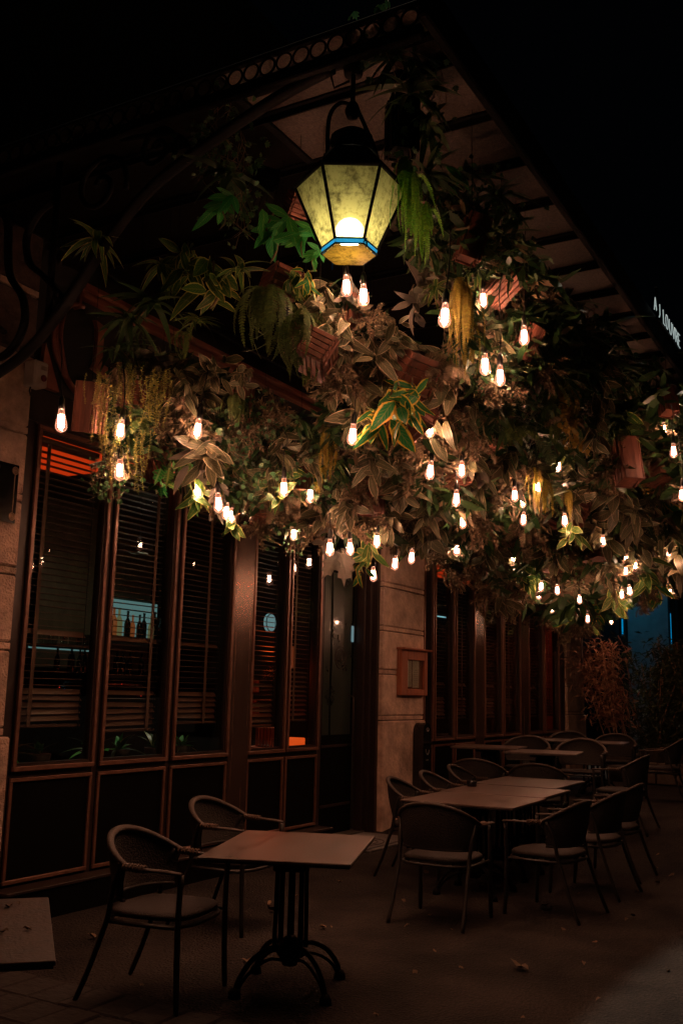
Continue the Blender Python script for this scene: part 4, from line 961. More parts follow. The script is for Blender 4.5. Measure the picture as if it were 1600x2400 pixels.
NAMES = {  # kind: (object name, category, look, group)
    'V': ('leafy_plant', 'hanging plant', 'olive brown broad-leaved plant', 'brown leaved hanging plants'), 'G': ('variegated_plant', 'hanging plant', 'green plant with cream edged leaves', 'cream edged hanging plants'),
    'Y': ('variegated_plant', 'hanging plant', 'vivid green plant with yellow edged leaves', 'yellow edged hanging plants'), 'A': ('mottled_plant', 'hanging plant', 'bright green mottled long-leaved plant', 'mottled green plants'),
    'D': ('dracaena', 'hanging plant', 'dark strap-leaved plant', 'dark strap leaved plants'), 'S': ('spider_plant', 'hanging plant', 'arching pale edged strap-leaved plant', 'arching spider plants'),
    'F': ('hanging_fern', 'fern', 'dull green drooping fern', 'green hanging ferns'), 'FL': ('hanging_fern', 'fern', 'lime green drooping fern', 'lime hanging ferns'), 'FG': ('hanging_fern', 'fern', 'golden drooping fern', 'golden hanging ferns'), 'FB': ('hanging_fern', 'fern', 'rusty brown drooping fern', 'rusty hanging ferns'),
    'P': ('palm_spray', 'dried palm', 'dry brown feathery palm spray', 'dry palm sprays'), 'PD': ('palm_spray', 'palm', 'dark green feathery palm spray', 'dark palm sprays'), 'T': ('trailing_plant', 'trailing plant', 'small-leaved trailing plant', 'small leaved trailing plants'),
    'C': ('coin_leaf_vine', 'trailing vine', 'yellow round-leaved vine', 'yellow round leaved vines'), 'I': ('ivy', 'ivy', 'green lobed ivy', 'ivy hanging from the crates'), 'L': ('split_leaf_plant', 'hanging plant', 'green split-leaved plant', 'split leaved plants'),
    'X': ('lobed_leaf', 'hanging plant', 'dusty grey deeply lobed leaf spray', 'grey lobed leaf sprays'), 'H': ('dried_bunch', 'dried plant', 'dry brown feathery bunch', 'dry feathery bunches'), 'W': ('grey_leaf_plant', 'hanging plant', 'dusty grey broad-leaved plant', 'dusty grey plants')}
PLANTS = {k: [] for k in NAMES}
pr = random.Random(11)
def dirmat(d, roll, up=None):
    """matrix with +X along d, blade normal near 'up', rolled about d"""
    x = d.normalized(); u = up or Vector((0, 0, 1)); y = u.cross(x)
    if y.length < 1e-3: y = Vector((0, 1, 0))
    y.normalize(); z = x.cross(y)
    m = Matrix((x, y, z)).transposed(); return m @ Matrix.Rotation(roll, 3, 'X')
def plant(kind, px, py, size, d_off=0.0, scale=None):
    d = depth(px, py) + d_off
    if kind not in ('FG', 'FL', 'Y', 'T', 'A'):
        for q in BULBS:
            if math.hypot(q[0] - px, q[1] - py) < size * .95 + 8: d = max(d, dep(q[2]) + .05 + size * .45 * d / FPX)
    p = at(px, py, d)
    if p.z > 4.82: p = EYE + (p - EYE) * ((4.82 - EYE.z) / (p.z - EYE.z))
    lim = 1.92 if kind in ('FG', 'FL') else 2.15
    if p.y < lim: p = EYE + (p - EYE) * (lim / p.y)
    d = (p - EYE).dot(-BK)
    if p.y > FY - .12: p = EYE + (p - EYE) * ((FY - .12) / p.y)
    nm, ct, look, grp = NAMES[kind]
    root = thing(nm, look, ct, p, pr.uniform(0, 6.28), grp)
    PLANTS[kind].append((px, py, setlab(root)))
    rad = size * d / FPX         # plant radius in metres
    toward = (EYE - p).normalized(); Ri = Matrix.Rotation(-root.rotation_euler[2], 3, 'Z'); tl_ = Ri @ toward
    def put(me, loc, m3, sc):
        o = bpy.data.objects.new(me.name.split('.')[0], me); COL.objects.link(o); o.parent = root
        o.matrix_local = Matrix.Translation(loc) @ m3.to_4x4() @ Matrix.Scale(sc, 4)
    rv = lambda a=1.0: Vector((pr.gauss(0, 1), pr.gauss(0, 1), pr.gauss(0, 1))) * a
    if kind in 'VGYAW':
        ms = PM['lance_' + {'V': 'brown', 'G': 'var', 'Y': 'yellow', 'A': 'green', 'W': 'grey'}[kind]]
        sc = rad / .155
        put(pr.choice(stem_me), Vector((0, 0, .1 * rad)), Matrix.Identity(3), rad / .2)
        n_ = {'V': 22, 'G': 17, 'Y': 13, 'A': 9, 'W': 12}[kind]
        if kind == 'A':
            for k in range(n_):
                an = math.radians(150 + 150 * (k + .5) / n_ + pr.uniform(-9, 9)); dd = Ri @ (RT * math.cos(an) + UP * math.sin(an)) + tl_ * pr.uniform(-.1, .45)
                put(ms[k % 2], Ri @ ((RT * .55 + UP * .5) * rad * (.75 - 1.1 * (k % 4) / 4)), dirmat(dd, pr.uniform(-.5, .5), (tl_ + rv(.18)).normalized()), sc * pr.uniform(.62, .85))
            n_ = 2
        for k in range(n_):
            c0 = Vector((0, 0, rad * pr.uniform(-.75, .45))) + rv(rad * .16)
            dd = Vector((pr.uniform(-1, 1), pr.uniform(-1, 1), pr.uniform(-1.0, .45))).normalized() + tl_ * .35 + Vector((0, 0, -.25))
            put(pr.choice(ms), c0, dirmat(dd, pr.uniform(-.6, .6), (tl_ + Vector((0, 0, .5)) + rv(.25)).normalized()), sc * pr.uniform(.55, 1.08))
    elif kind in ('D', 'S'):
        ms = PM['long_dark' if kind == 'D' else 'long_var']; sc = rad / .26
        for k in range(20):
            a = pr.uniform(0, 2 * PI); e = pr.uniform(-.5, .9); dd = Vector((math.cos(a), math.sin(a), e)) + tl_ * .2
            put(pr.choice(ms), Vector((0, 0, .12 * rad)) + rv(.04 * rad), dirmat(dd, pr.uniform(-.4, .4)), sc * pr.uniform(.6, 1.05))
    elif kind in ('F', 'FL', 'FG', 'FB'):
        ms = PM['fern_' + {'F': 'fern', 'FL': 'lime', 'FG': 'gold', 'FB': 'rust'}[kind]]; sc = rad / .34
        for k in range(20):
            a = pr.uniform(0, 2 * PI); m3 = Matrix.Rotation(a, 3, 'Z') @ Matrix.Rotation(pr.uniform(-.1, .75), 3, 'Y')
            m3 = m3 @ Matrix.Diagonal((pr.uniform(.45, .95), 1, 1)) if kind in ('F', 'FB') else Matrix.Rotation(a, 3, 'Z') @ Matrix.Diagonal((pr.uniform(.15, .55), 1, 1.35))
            put(pr.choice(ms), Vector((0, 0, .85 * rad)) + rv(.05 * rad), m3, sc * pr.uniform(.7, 1.1))
    elif kind in ('P', 'PD'):
        ms = PM['palm' if kind == 'P' else 'palmdark']; sc = rad / .24
        for k in range(13):
            dd = Vector((pr.uniform(-1, 1), pr.uniform(-1, 1), pr.uniform(-.7, .6))) + tl_ * .3
            put(pr.choice(ms), rv(.05 * rad), dirmat(dd, pr.uniform(-.9, .9)), sc * pr.uniform(.6, 1.1))
    elif kind in ('T', 'C'):
        ms = PM['trail' if kind == 'T' else 'coin']; sc = rad / (.30 if kind == 'T' else .24)
        for k in range(9 if kind == 'T' else 7):
            put(pr.choice(ms), Vector((pr.gauss(0, .18), pr.gauss(0, .18), 1.0 + pr.uniform(-.2, .15))) * rad, Matrix.Rotation(pr.uniform(0, 6), 3, 'Z'), sc * pr.uniform(.65, 1.1))
    elif kind == 'I':
        ms = PM['ivy']; sc = rad / .20
        for k in range(5):
            vm = pr.choice(vine_me); a = pr.uniform(0, 6.28); off = Vector((pr.gauss(0, .25), pr.gauss(0, .25), .9)) * rad; m3 = Matrix.Rotation(a, 3, 'Z')
            put(vm, off, m3, sc * .95)
        for k in range(46):
            q = Vector((pr.gauss(0, .48), pr.gauss(0, .48), pr.uniform(-1.1, .95))) * rad
            dd = Vector((pr.uniform(-1, 1), pr.uniform(-1, 1), pr.uniform(-1.4, .1)))
            put(pr.choice(ms), q, dirmat(dd, pr.uniform(-.6, .6), (tl_ + rv(.4)).normalized()), sc * pr.uniform(.75, 1.15) * .95)
    elif kind in ('L', 'X'):
        ms = PM['split' if kind == 'L' else 'lobed_grey']; sc = rad / .19
        for k in range(9 if kind == 'L' else 3):
            dd = Vector((pr.uniform(-1, 1), pr.uniform(-1, 1), pr.uniform(-1.1, .2) if kind == 'L' else 0)) + tl_ * .2
            if kind == 'X': dd = Ri @ (RT * (-.55 + .5 * k) - UP) + tl_ * .15
            put(pr.choice(ms), rv(.12 * rad), dirmat(dd, pr.uniform(-.4, .4), (tl_ + rv(.3)).normalized()), sc * pr.uniform(.6, 1.0))
    elif kind == 'H':
        ms = PM['dry']; sc = rad / .20
        for k in range(15):
            dd = Vector((pr.uniform(-1, 1), pr.uniform(-1, 1), pr.uniform(-1.2, .4))) + tl_ * .2
            put(pr.choice(ms), rv(.12 * rad), dirmat(dd, pr.uniform(-3, 3)), sc * pr.uniform(.6, 1.1))
    return root

PL = {
 'V': [(760, 700, 70), (800, 765, 80), (875, 800, 80), (830, 860, 75), (905, 870, 62), (840, 935, 70), (925, 775, 55), (1085, 925, 58), (1225, 630, 62), (1262, 690, 72), (1305, 725, 66), (1200, 615, 50), (430, 895, 55), (475, 915, 60), (492, 1045, 72), (500, 860, 50), (568, 870, 45),
       (725, 1035, 55), (940, 1120, 66), (925, 1060, 55), (965, 1215, 60), (905, 1185, 55), (1000, 1180, 50), (1335, 1120, 62), (1345, 1170, 50), (1440, 1150, 66), (1490, 1195, 66), (1420, 1225, 60), (1480, 1250, 62), (1520, 1260, 55), (1385, 1235, 48), (1565, 1040, 52), (1585, 985, 52), (1545, 955, 45),
       (1420, 1310, 46), (1555, 1230, 50), (1300, 1290, 46), (1350, 1345, 40), (1120, 1115, 55), (1585, 1300, 50), (780, 900, 50), (700, 745, 50), (1390, 990, 50), (1100, 1070, 46), (660, 1035, 45), (1180, 1060, 50), (1250, 1080, 48)],
 'G': [(865, 1280, 48), (640, 1085, 55), (655, 1130, 48), (465, 1130, 50), (540, 1205, 42), (1335, 1230, 45), (1245, 1335, 42), (1440, 1390, 42), (1505, 1335, 50), (690, 655, 48), (500, 640, 85), (440, 600, 70), (1450, 975, 55), (1225, 1330, 40), (1380, 1440, 36)],
 'Y': [(925, 935, 80), (965, 905, 62), (880, 985, 62), (955, 955, 60), (1545, 1145, 58), (845, 1310, 42), (1540, 1375, 46), (1400, 1410, 36), (1320, 1430, 34), (720, 645, 40)],
 'A': [(640, 540, 88), (705, 555, 58), (520, 480, 62), (735, 600, 40), (1060, 430, 50)],
 'D': [(1350, 870, 85), (1420, 900, 80), (1300, 820, 80), (1480, 930, 70), (1190, 985, 75), (1280, 960, 75), (1160, 470, 90), (1180, 560, 80), (960, 230, 110), (1000, 300, 100), (930, 140, 100), (1250, 850, 70), (300, 760, 90), (360, 720, 95), (270, 830, 70), (1420, 780, 85), (1330, 730, 80), (1520, 860, 75), (1340, 800, 95), (1390, 850, 90), (1460, 870, 85), (1250, 790, 80), (1310, 900, 80), (1560, 930, 75), (540, 420, 100), (1090, 420, 70), (700, 990, 55), (850, 1080, 60), (1000, 420, 80)],
 'S': [(225, 575, 95), (380, 630, 80), (560, 640, 70), (770, 1075, 60), (1110, 640, 55), (460, 760, 60), (1020, 680, 55)],
 'F': [(630, 800, 140), (695, 840, 120), (600, 770, 105), (720, 880, 85), (1300, 1020, 60), (430, 830, 60)],
 'FL': [(962, 500, 105), (990, 560, 90), (945, 440, 75)],
 'FG': [(1082, 770, 112), (1092, 830, 90), (1075, 720, 70), (770, 1065, 80), (752, 1110, 70), (1272, 1180, 62), (1255, 1150, 50), (1330, 1190, 42)],
 'FB': [(1150, 725, 75), (1185, 745, 65), (1010, 1215, 55), (1215, 1140, 65), (1170, 1150, 60), (690, 1190, 62), (720, 1220, 50), (1400, 1340, 48), (1060, 880, 60)],
 'P': [(690, 1170, 58), (1440, 1270, 50), (1390, 1340, 48), (1330, 1390, 42), (1100, 1180, 55), (760, 1215, 50), (950, 1025, 50), (1500, 1420, 40)],
 'PD': [(1180, 1000, 66), (1240, 1010, 66), (1340, 1060, 58), (1290, 900, 62), (1460, 1010, 55), (1180, 1330, 50), (1280, 1270, 55), (1210, 1290, 55), (400, 1110, 50)],
 'T': [(245, 985, 88), (260, 1050, 75), (335, 965, 95), (325, 1080, 70), (300, 920, 70), (232, 925, 60), (380, 930, 60)],
 'C': [(1340, 985, 62), (1365, 1040, 50), (1325, 940, 45), (1530, 1085, 55), (1545, 1040, 45), (1510, 1130, 40)],
 'I': [(585, 1075, 75), (560, 1020, 62), (630, 1115, 66), (585, 1160, 66), (645, 1225, 52), (615, 975, 55), (690, 1110, 52), (1120, 580, 66), (1150, 610, 58), (1100, 650, 55), (1205, 800, 60), (1180, 860, 52), (1235, 765, 45), (270, 1125, 48), (240, 1110, 40), (540, 330, 80), (520, 270, 70), (550, 400, 75), (930, 90, 90), (1000, 200, 80), (960, 330, 85), (1285, 1330, 42), (690, 1260, 36), (1110, 500, 55), (1160, 880, 48), (1060, 480, 60), (480, 340, 55), (560, 500, 60), (1120, 440, 60), (1230, 930, 50), (1300, 780, 70), (1380, 780, 70), (1440, 860, 70), (1340, 920, 60), (1500, 900, 65), (1260, 740, 60), (1210, 560, 60), (1180, 500, 60)],
 'L': [(400, 1095, 66), (375, 1130, 50), (430, 1075, 46), (1200, 1280, 50), (440, 1180, 40)],
 'X': [(800, 1285, 75), (1040, 1190, 40)],
 'W': [(1000, 650, 55), (970, 690, 50), (1050, 690, 45), (805, 665, 55), (1205, 1120, 45), (1120, 1100, 45), (500, 1185, 42), (520, 1150, 40), (770, 1240, 40), (1250, 870, 50)],
 'H': [(430, 960, 62), (400, 1000, 55), (1010, 1010, 60), (1045, 975, 58), (980, 1045, 55), (1055, 1050, 55), (950, 1085, 52), (1110, 1020, 52), (815, 1215, 52), (775, 1200, 50), (865, 1205, 52), (1040, 1250, 50), (1085, 1265, 50), (1120, 1205, 52), (1150, 1160, 50), (1200, 1100, 48), (1160, 1245, 50), (1235, 1250, 50),
       (1150, 1320, 48), (1100, 1320, 50), (1200, 1370, 46), (1055, 1330, 48), (1260, 1390, 42), (1300, 1335, 45), (1350, 1280, 46), (1420, 1350, 42), (1370, 1450, 36), (1345, 1475, 32), (1250, 1430, 38), (1400, 1140, 48), (1465, 1320, 42), (1160, 660, 55), (1245, 850, 55), (1160, 910, 55), (700, 1215, 46), (745, 1235, 42), (840, 1155, 48), (870, 1110, 48),
       (1300, 1440, 34), (1030, 870, 52), (1000, 900, 48), (930, 1255, 40), (980, 1260, 40), (1010, 1290, 38), (1520, 1310, 44), (1570, 1350, 42), (1500, 1380, 38), (1130, 1390, 40), (1180, 1420, 36), (1320, 1480, 30), (650, 1180, 44), (610, 1240, 36), (580, 1000, 46), (640, 960, 50), (870, 745, 45), (1540, 1200, 44), (1410, 1080, 48), (1500, 1060, 46)]}
POLY = [(225, 915), (300, 830), (420, 830), (540, 880), (600, 975), (720, 1000), (790, 920), (750, 840), (690, 760), (740, 660), (800, 660), (890, 760), (950, 820), (1010, 850), (1060, 780), (1000, 660), (950, 560), (1000, 430), (1080, 430), (1150, 530), (1250, 580), (1320, 690), (1410, 790), (1480, 890), (1560, 920), (1620, 920), (1620, 1350), (1540, 1380), (1440, 1410), (1380, 1470), (1250, 1420), (1120, 1375), (1040, 1315), (940, 1265), (850, 1245), (760, 1245), (660, 1220), (560, 1165), (480, 1150), (400, 1120), (300, 1090), (240, 1080)]
def inside(x, y):
    c_ = False; j = len(POLY) - 1
    for i in range(len(POLY)):
        xi, yi = POLY[i]; xj, yj = POLY[j]
        if (yi > y) != (yj > y) and x < (xj - xi) * (y - yi) / (yj - yi) + xi: c_ = not c_
        j = i
    return c_
for kind, lst in PL.items():
    for (px, py, sz) in lst: plant(kind, px, py, sz, pr.uniform(.3, .4) if kind == 'X' else pr.uniform(-.16, -.06) if kind in ('T', 'FG', 'FL', 'F', 'C', 'A', 'Y') else pr.uniform(.0, .2))
EX = random.Random(99); ne = 0
while ne < 85:
    px, py = EX.uniform(230, 1600), EX.uniform(620, 1440)
    if not inside(px, py) or (px < 1000 and py < 760): continue
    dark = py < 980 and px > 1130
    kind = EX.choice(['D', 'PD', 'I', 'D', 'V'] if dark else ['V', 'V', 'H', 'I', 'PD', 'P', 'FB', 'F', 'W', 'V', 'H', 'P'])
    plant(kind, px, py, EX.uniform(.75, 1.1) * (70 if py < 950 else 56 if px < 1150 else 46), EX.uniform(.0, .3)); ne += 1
for kind, lst in PLANTS.items(): side_words(lst, NAMES[kind][2])
# dense filling of small dry leaves behind the plants: nobody could count it
def filler(name, label, mt, n_, seed, sz, off0, off1):
    r = random.Random(seed); mb = MB(); k = 0
    while k < n_:
        px, py = r.uniform(210, 1620), r.uniform(420, 1480)
        if not inside(px, py): continue
        if noise.noise(Vector((px / 60, py / 60, seed))) < -.12: k += 1; continue
        d = depth(px, py) + r.uniform(off0, off1); p = at(px, py, d)
        if p.y > FY - .1: k += 1; continue
        e = Vector((r.gauss(0, 1), r.gauss(0, 1), r.gauss(-.4, .8))).normalized(); s_ = e.orthogonal().normalized(); s_ = Matrix.Rotation(r.uniform(0, 6), 3, e) @ s_
        l_ = sz * d / 6 * r.uniform(.5, 1.4); w = l_ * r.uniform(.06, .17)
        nrm = e.cross(s_); sag = nrm * l_ * r.uniform(-.25, .25)
        mb.add([p, p + e * l_ * .3 + s_ * w + sag * .5, p + e * l_ * .7 + s_ * w * .8 + sag, p + e * l_ + sag * .6, p + e * l_ * .7 - s_ * w * .8 + sag, p + e * l_ * .3 - s_ * w + sag * .5], [(0, 1, 5), (1, 2, 4, 5), (2, 3, 4)], [(.5, 0), (.8, .3), (.8, .7), (.5, 1), (.2, .7), (.2, .3)]); k += 1
    o = mb.build(name, mt); tag(o, label, 'foliage', None, 'stuff'); return o
filler('foliage_filling', 'tangle of dry brown leaves and stems filling the hanging garland', L['dry'], 13000, 71, .085, .24, .7)
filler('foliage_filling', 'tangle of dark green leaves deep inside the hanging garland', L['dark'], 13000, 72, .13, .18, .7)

# ================================================================== TABLES AND CHAIRS
def table(label, x, y, rz, w, d, ground_z=0.0, group='brown topped terrace tables', top_z=.75, mt='table'):
    t_ = thing('terrace_table', label, 'table', (x, y, ground_z), rz, group)
    MB().box((0, 0, top_z - .009), (w, d, .016), bev=.003).build('tabletop', M[mt], t_)
    MB().box((0, 0, top_z - .022), (w - .012, d - .012, .010)).build('top_edge', M['edge'], t_)
    MB().box((0, 0, top_z - .045), (.30, .30, .035), bev=.004).build('top_plate', M['iron'], t_)
    MB().box((0, 0, .65), (.185, .185, .06), bev=.008).build('collar', M['iron'], t_)
    mb = MB(); mb.lathe([(.0, .12), (.04, .12), (.06, .16), (.085, .20), (.06, .245), (.03, .27), (0, .27)], 10); mb.build('hub', M['iron'], t_)
    for k in range(4):
        a = k * PI / 2 + PI / 4
        MB().tube([(.105 * math.cos(a), .105 * math.sin(a), .20), (.098 * math.cos(a), .098 * math.sin(a), .64), (.10 * math.cos(a), .10 * math.sin(a), .70)], .0125, 7).build('upright', M['iron'], t_)
        MB().tube([(.05 * math.cos(a + PI / 4), .05 * math.sin(a + PI / 4), .20), (.05 * math.cos(a + PI / 4), .05 * math.sin(a + PI / 4), .64)], .010, 6).build('upright', M['iron'], t_)
        lg = MB()
        c_, s_ = math.cos(a), math.sin(a)
        lg.tube(smooth_path([(r_ * c_, r_ * s_, z_) for r_, z_ in ((.08, .225), (.16, .215), (.25, .17), (.32, .09), (.345, .02))], 4), .014, 7)
        lg.tube(smooth_path([(r_ * c_, r_ * s_, z_) for r_, z_ in ((.05, .15), (.13, .165), (.21, .14), (.285, .09), (.33, .03))], 4), .009, 6)
        l_ = lg.build('leg', M['iron'], t_)
        MB().lathe([(0, 0), (.034, 0), (.032, .03), (.018, .05), (0, .05)], 10, c=(.345 * c_, .345 * s_, 0)).build('foot', M['iron'], l_)
    return t_
table('brown table in the foreground with two chairs behind it', 4.95, 3.10, math.radians(21), 1.06, .80)
table('table with leaf litter cut off by the lower left picture edge', 2.46, 3.10, math.radians(47), 1.0, .95, mt='worn')
table('near end table of the long row in front of the menu pillar', 8.08, 3.28, math.radians(2), .92, .96)
table('middle table of the long row, with the ashtray on it', 9.02, 3.35, math.radians(2), .90, .95, gz(9.0))
table('far end table of the long row, set slightly askew', 10.05, 3.49, math.radians(1), 1.06, .86, gz(10.05))
table('narrow table nearest the far windows, its end towards them', 12.05, 4.70, math.radians(10), .78, .82, .25 * .93)
table('table beside the far windows row, on its street side', 11.72, 3.88, math.radians(10), .78, .82, .22)
table('distant table before the far stone pillar', 14.55, 4.80, math.radians(8), .85, .80, .25)
table('distant table on the street side, before the bamboo', 14.35, 3.98, math.radians(8), .85, .80, .25)

def chair_proto(label, loc, rz):
    c_ = thing('rattan_armchair', label, 'chair', loc, rz, 'dark rattan armchairs around the tables')
    n_ = 28; poly = []
    for k in range(n_):
        a = 2 * PI * k / n_; cx, sy = math.cos(a), math.sin(a)
        poly.append((.01 + .235 * math.copysign(abs(cx) ** .55, cx), .228 * math.copysign(abs(sy) ** .6, sy)))
    mb = MB()
    rings = [(.90, .424), (1.0, .430), (1.0, .450), (.96, .459), (.80, .462), (.3, .455)]
    vs = [(x * f, y * f, z) for f, z in rings for x, y in poly]
    fs = [(i * n_ + k, i * n_ + (k + 1) % n_, (i + 1) * n_ + (k + 1) % n_, (i + 1) * n_ + k) for i in range(len(rings) - 1) for k in range(n_)] + [tuple(reversed(range(n_))), tuple((len(rings) - 1) * n_ + k for k in range(n_))]
    mb.add(vs, fs, None, True); mb.build('seat', M['seat'], c_)
    MB().tube([(x * 1.0, y * 1.03, .405) for x, y in poly], .012, 6, closed=True).build('seat_frame', M['chairleg'], c_)
    def hoop(th):  # th from -100 to 100 degrees; 0 is the middle of the back
        c2 = max(0.0, math.cos(th)); return Vector((-.045 - .235 * math.cos(th), .268 * math.sin(th), .685 + .145 * c2 ** 1.15))
    hp = [hoop(math.radians(-100 + 200 * k / 32)) for k in range(33)]
    MB().tube(hp, [.014 + .007 * math.sin(PI * k / 32) for k in range(33)], 8, flat=.75).build('back_rail', M['rail'], c_)
    lo = [Vector((-.06 - .165 * math.cos(math.radians(-82 + 164 * k / 20)), .24 * math.sin(math.radians(-82 + 164 * k / 20)), .515)) for k in range(21)]
    MB().tube(lo, .010, 6).build('lower_rail', M['chairleg'], c_)
    mb = MB(); vs = []; fs = []
    for k in range(21):
        h = hoop(math.radians(-86 + 172 * k / 20))
        for j in range(5): vs.append(lo[k].lerp(h, j / 4) + Vector((-.012 * math.sin(PI * j / 4), 0, 0)))
    for k in range(20):
        for j in range(4): fs.append((k * 5 + j, (k + 1) * 5 + j, (k + 1) * 5 + j + 1, k * 5 + j + 1))
    n0 = len(vs); vs += [p + Vector((-.007, 0, 0)) for p in vs]; fs += [tuple(n0 + i for i in reversed(f)) for f in fs]
    mb.add(vs, fs, None, True); mb.build('backrest', M['wicker'], c_)
    for s_ in (-1, 1):
        MB().tube([(.235, s_ * .258, .672), (.15, s_ * .263, .678), (.02, s_ * .268, .682), (-.03, s_ * .267, .690)], [.017, .02, .018, .016], 8, flat=.5).build('armrest', M['rail'], c_)
        wr = MB()
        for q in range(7): wr.tube([Vector((.035 - .018 * q, s_ * .268, .683 + .0008 * q)) + Vector((0, .021 * math.cos(a * PI / 5), .017 * math.sin(a * PI / 5))) for a in range(10)], .0055, 5, closed=True)
        wr.build('binding', M['wrap'], c_)
        MB().tube(smooth_path([(.225, s_ * .245, .665), (.22, s_ * .245, .45), (.225, s_ * .245, .2), (.235, s_ * .247, .0)], 3), [.015] * 9 + [.012], 8).build('front_leg', M['chairleg'], c_)
        MB().tube(smooth_path([(-.10, s_ * .258, .70), (-.145, s_ * .245, .58), (-.17, s_ * .235, .44), (-.20, s_ * .235, .34), (-.26, s_ * .24, .16), (-.325, s_ * .245, .0)], 3), [.014] * 15 + [.012], 8).build('rear_leg', M['chairleg'], c_)
        MB().tube([(-.17, s_ * .235, .405), (.22, s_ * .243, .405)], .009, 6).build('side_rail', M['chairleg'], c_)
    return c_
c0 = chair_proto('chair in the left foreground at the table edge, nearest the camera', (4.46, 3.60, 0), math.radians(-79)); c0.scale = (1.05, 1.14, 1.0)
def ch(label, x, y, deg, z=None): return copy_thing(c0, (x, y, gz(x) if z is None else z), math.radians(deg), label)
ch('second foreground chair, half behind the table, before the kick panels', 5.98, 4.24, -84)
ch('chair at the near end of the long row, its back to the camera', 7.02, 3.10, 2)
ch('chair on the window side of the long row, next to the doorstep', 8.58, 4.02, -80)
ch('second chair on the window side of the long row, before the black ash bin', 9.5, 4.12, -84)
ch('third chair on the window side of the long row, behind the ashtray', 10.5, 4.25, -84)
ch('nearest chair on the street side of the long row', 7.72, 2.52, 84)
ch('middle chair on the street side of the long row', 8.72, 2.50, 86)
ch('farthest chair on the street side of the long row', 9.62, 2.56, 88)
ch('chair with its back to the camera, left of the far windows table', 11.05, 4.42, 8)
ch('chair with its back to the camera at the second far table', 10.98, 3.70, 10)
ch('chair turned sideways on the street side of the far tables', 11.62, 2.95, 88)
ch('distant chair behind the far windows table, facing the camera', 12.95, 4.55, 188)
ch('distant chair behind the second far table, facing the camera', 12.75, 3.75, 190)
ch('distant chair left of the last tables, below the far windows', 15.45, 4.75, 188)
ch('distant chair at the last street side table', 15.15, 3.95, 188)
ch('distant chair sideways before the planter wall', 14.3, 3.1, 95)
at_ = thing('ashtray', 'small dark round ashtray on the long table row', 'ashtray', (9.13, 3.74, .7505 + gz(9)))
MB().lathe([(0, 0), (.045, 0), (.05, .045), (.044, .05), (.04, .02), (0, .018)], 16).build('bowl', M['blackgloss'], at_); MB().lathe([(.047, .048), (.05, .052), (.046, .054)], 16).build('rim', M['chrome'], at_)

# ================================================================== DRY LEAVES ON THE GROUND
dl = [leaf_mesh('fallen_leaf', .07, .04, M['deadleaf'], .3, .5, 4, 1, .25, 0, .3), leaf_mesh('fallen_leaf', .10, .05, M['deadleaf'], -.3, .4, 5, 1, .25, 0, .4)]
lr = random.Random(17)
big = obj('fallen_leaf', dl[1], None, (6.0, 2.1, .02), (.2, .1, 1.2), 1.5); tag(big, 'largest curled dry leaf, alone on the ground at the lower right', 'dry leaf', 'dry leaves on the ground')
for k in range(64):
    x, y = lr.uniform(4.3, 11), lr.uniform(1.2, 5.2)
    o = obj('fallen_leaf', lr.choice(dl), None, (x, y, gz(x) + .012), (lr.uniform(-.4, .4), lr.uniform(-.3, .3), lr.uniform(0, 6)), lr.uniform(.35, .9))
    tag(o, 'small curled dry leaf lying on the dark terrace ground', 'dry leaf', 'dry leaves on the ground')
for k in range(14):
    c_, s_ = math.cos(math.radians(47)), math.sin(math.radians(47)); u, v = lr.uniform(-.2, .46), lr.uniform(-.45, .1)
    o = obj('fallen_leaf', dl[0], None, (2.46 + u * c_ - v * s_, 3.10 + u * s_ + v * c_, .758), (lr.uniform(-.3, .3), 0, lr.uniform(0, 6)), lr.uniform(.3, .7))
    tag(o, 'dry leaf scrap on the table at the lower left', 'dry leaf', 'leaf scraps on the left table')

# ================================================================== INDOOR PLANTER BEHIND THE LEFT WINDOWS
ir = random.Random(23)
for k, (x, nm_) in enumerate(((5.35, 'low down behind the leftmost window'), (5.7, 'right part of the leftmost window'), (6.25, 'behind the second window'), (6.6, 'right corner of the second window'), (7.05, 'behind the third window'), (7.42, 'right corner of the third window'))):
    r_ = thing('window_plant', 'dim green leafy plant on the sill, ' + nm_, 'house plant', (x, FY + .36, .98), ir.uniform(0, 6), 'plants on the sill behind the left windows')
    MB().lathe([(0, 0), (.07, 0), (.09, .1), (.085, .105), (0, .09)], 12).build('pot', M['joint'], r_)
    for q in range(16):
        dd = Vector((ir.uniform(-1, 1), ir.uniform(-1, 1), ir.uniform(.1, 1.4))); o = bpy.data.objects.new('leaf', ir.choice(PM['long_dark'] + PM['long_var'] + PM['lance_green'])); COL.objects.link(o); o.parent = r_
        o.matrix_local = Matrix.Translation((0, 0, .1)) @ dirmat(dd, ir.uniform(-.4, .4)).to_4x4() @ Matrix.Scale(ir.uniform(.55, .95), 4)
MB().box((6.3, FY + .36, .93), (2.6, .28, .06), bev=.005).build('sill_board', M['darkmetal'], front)

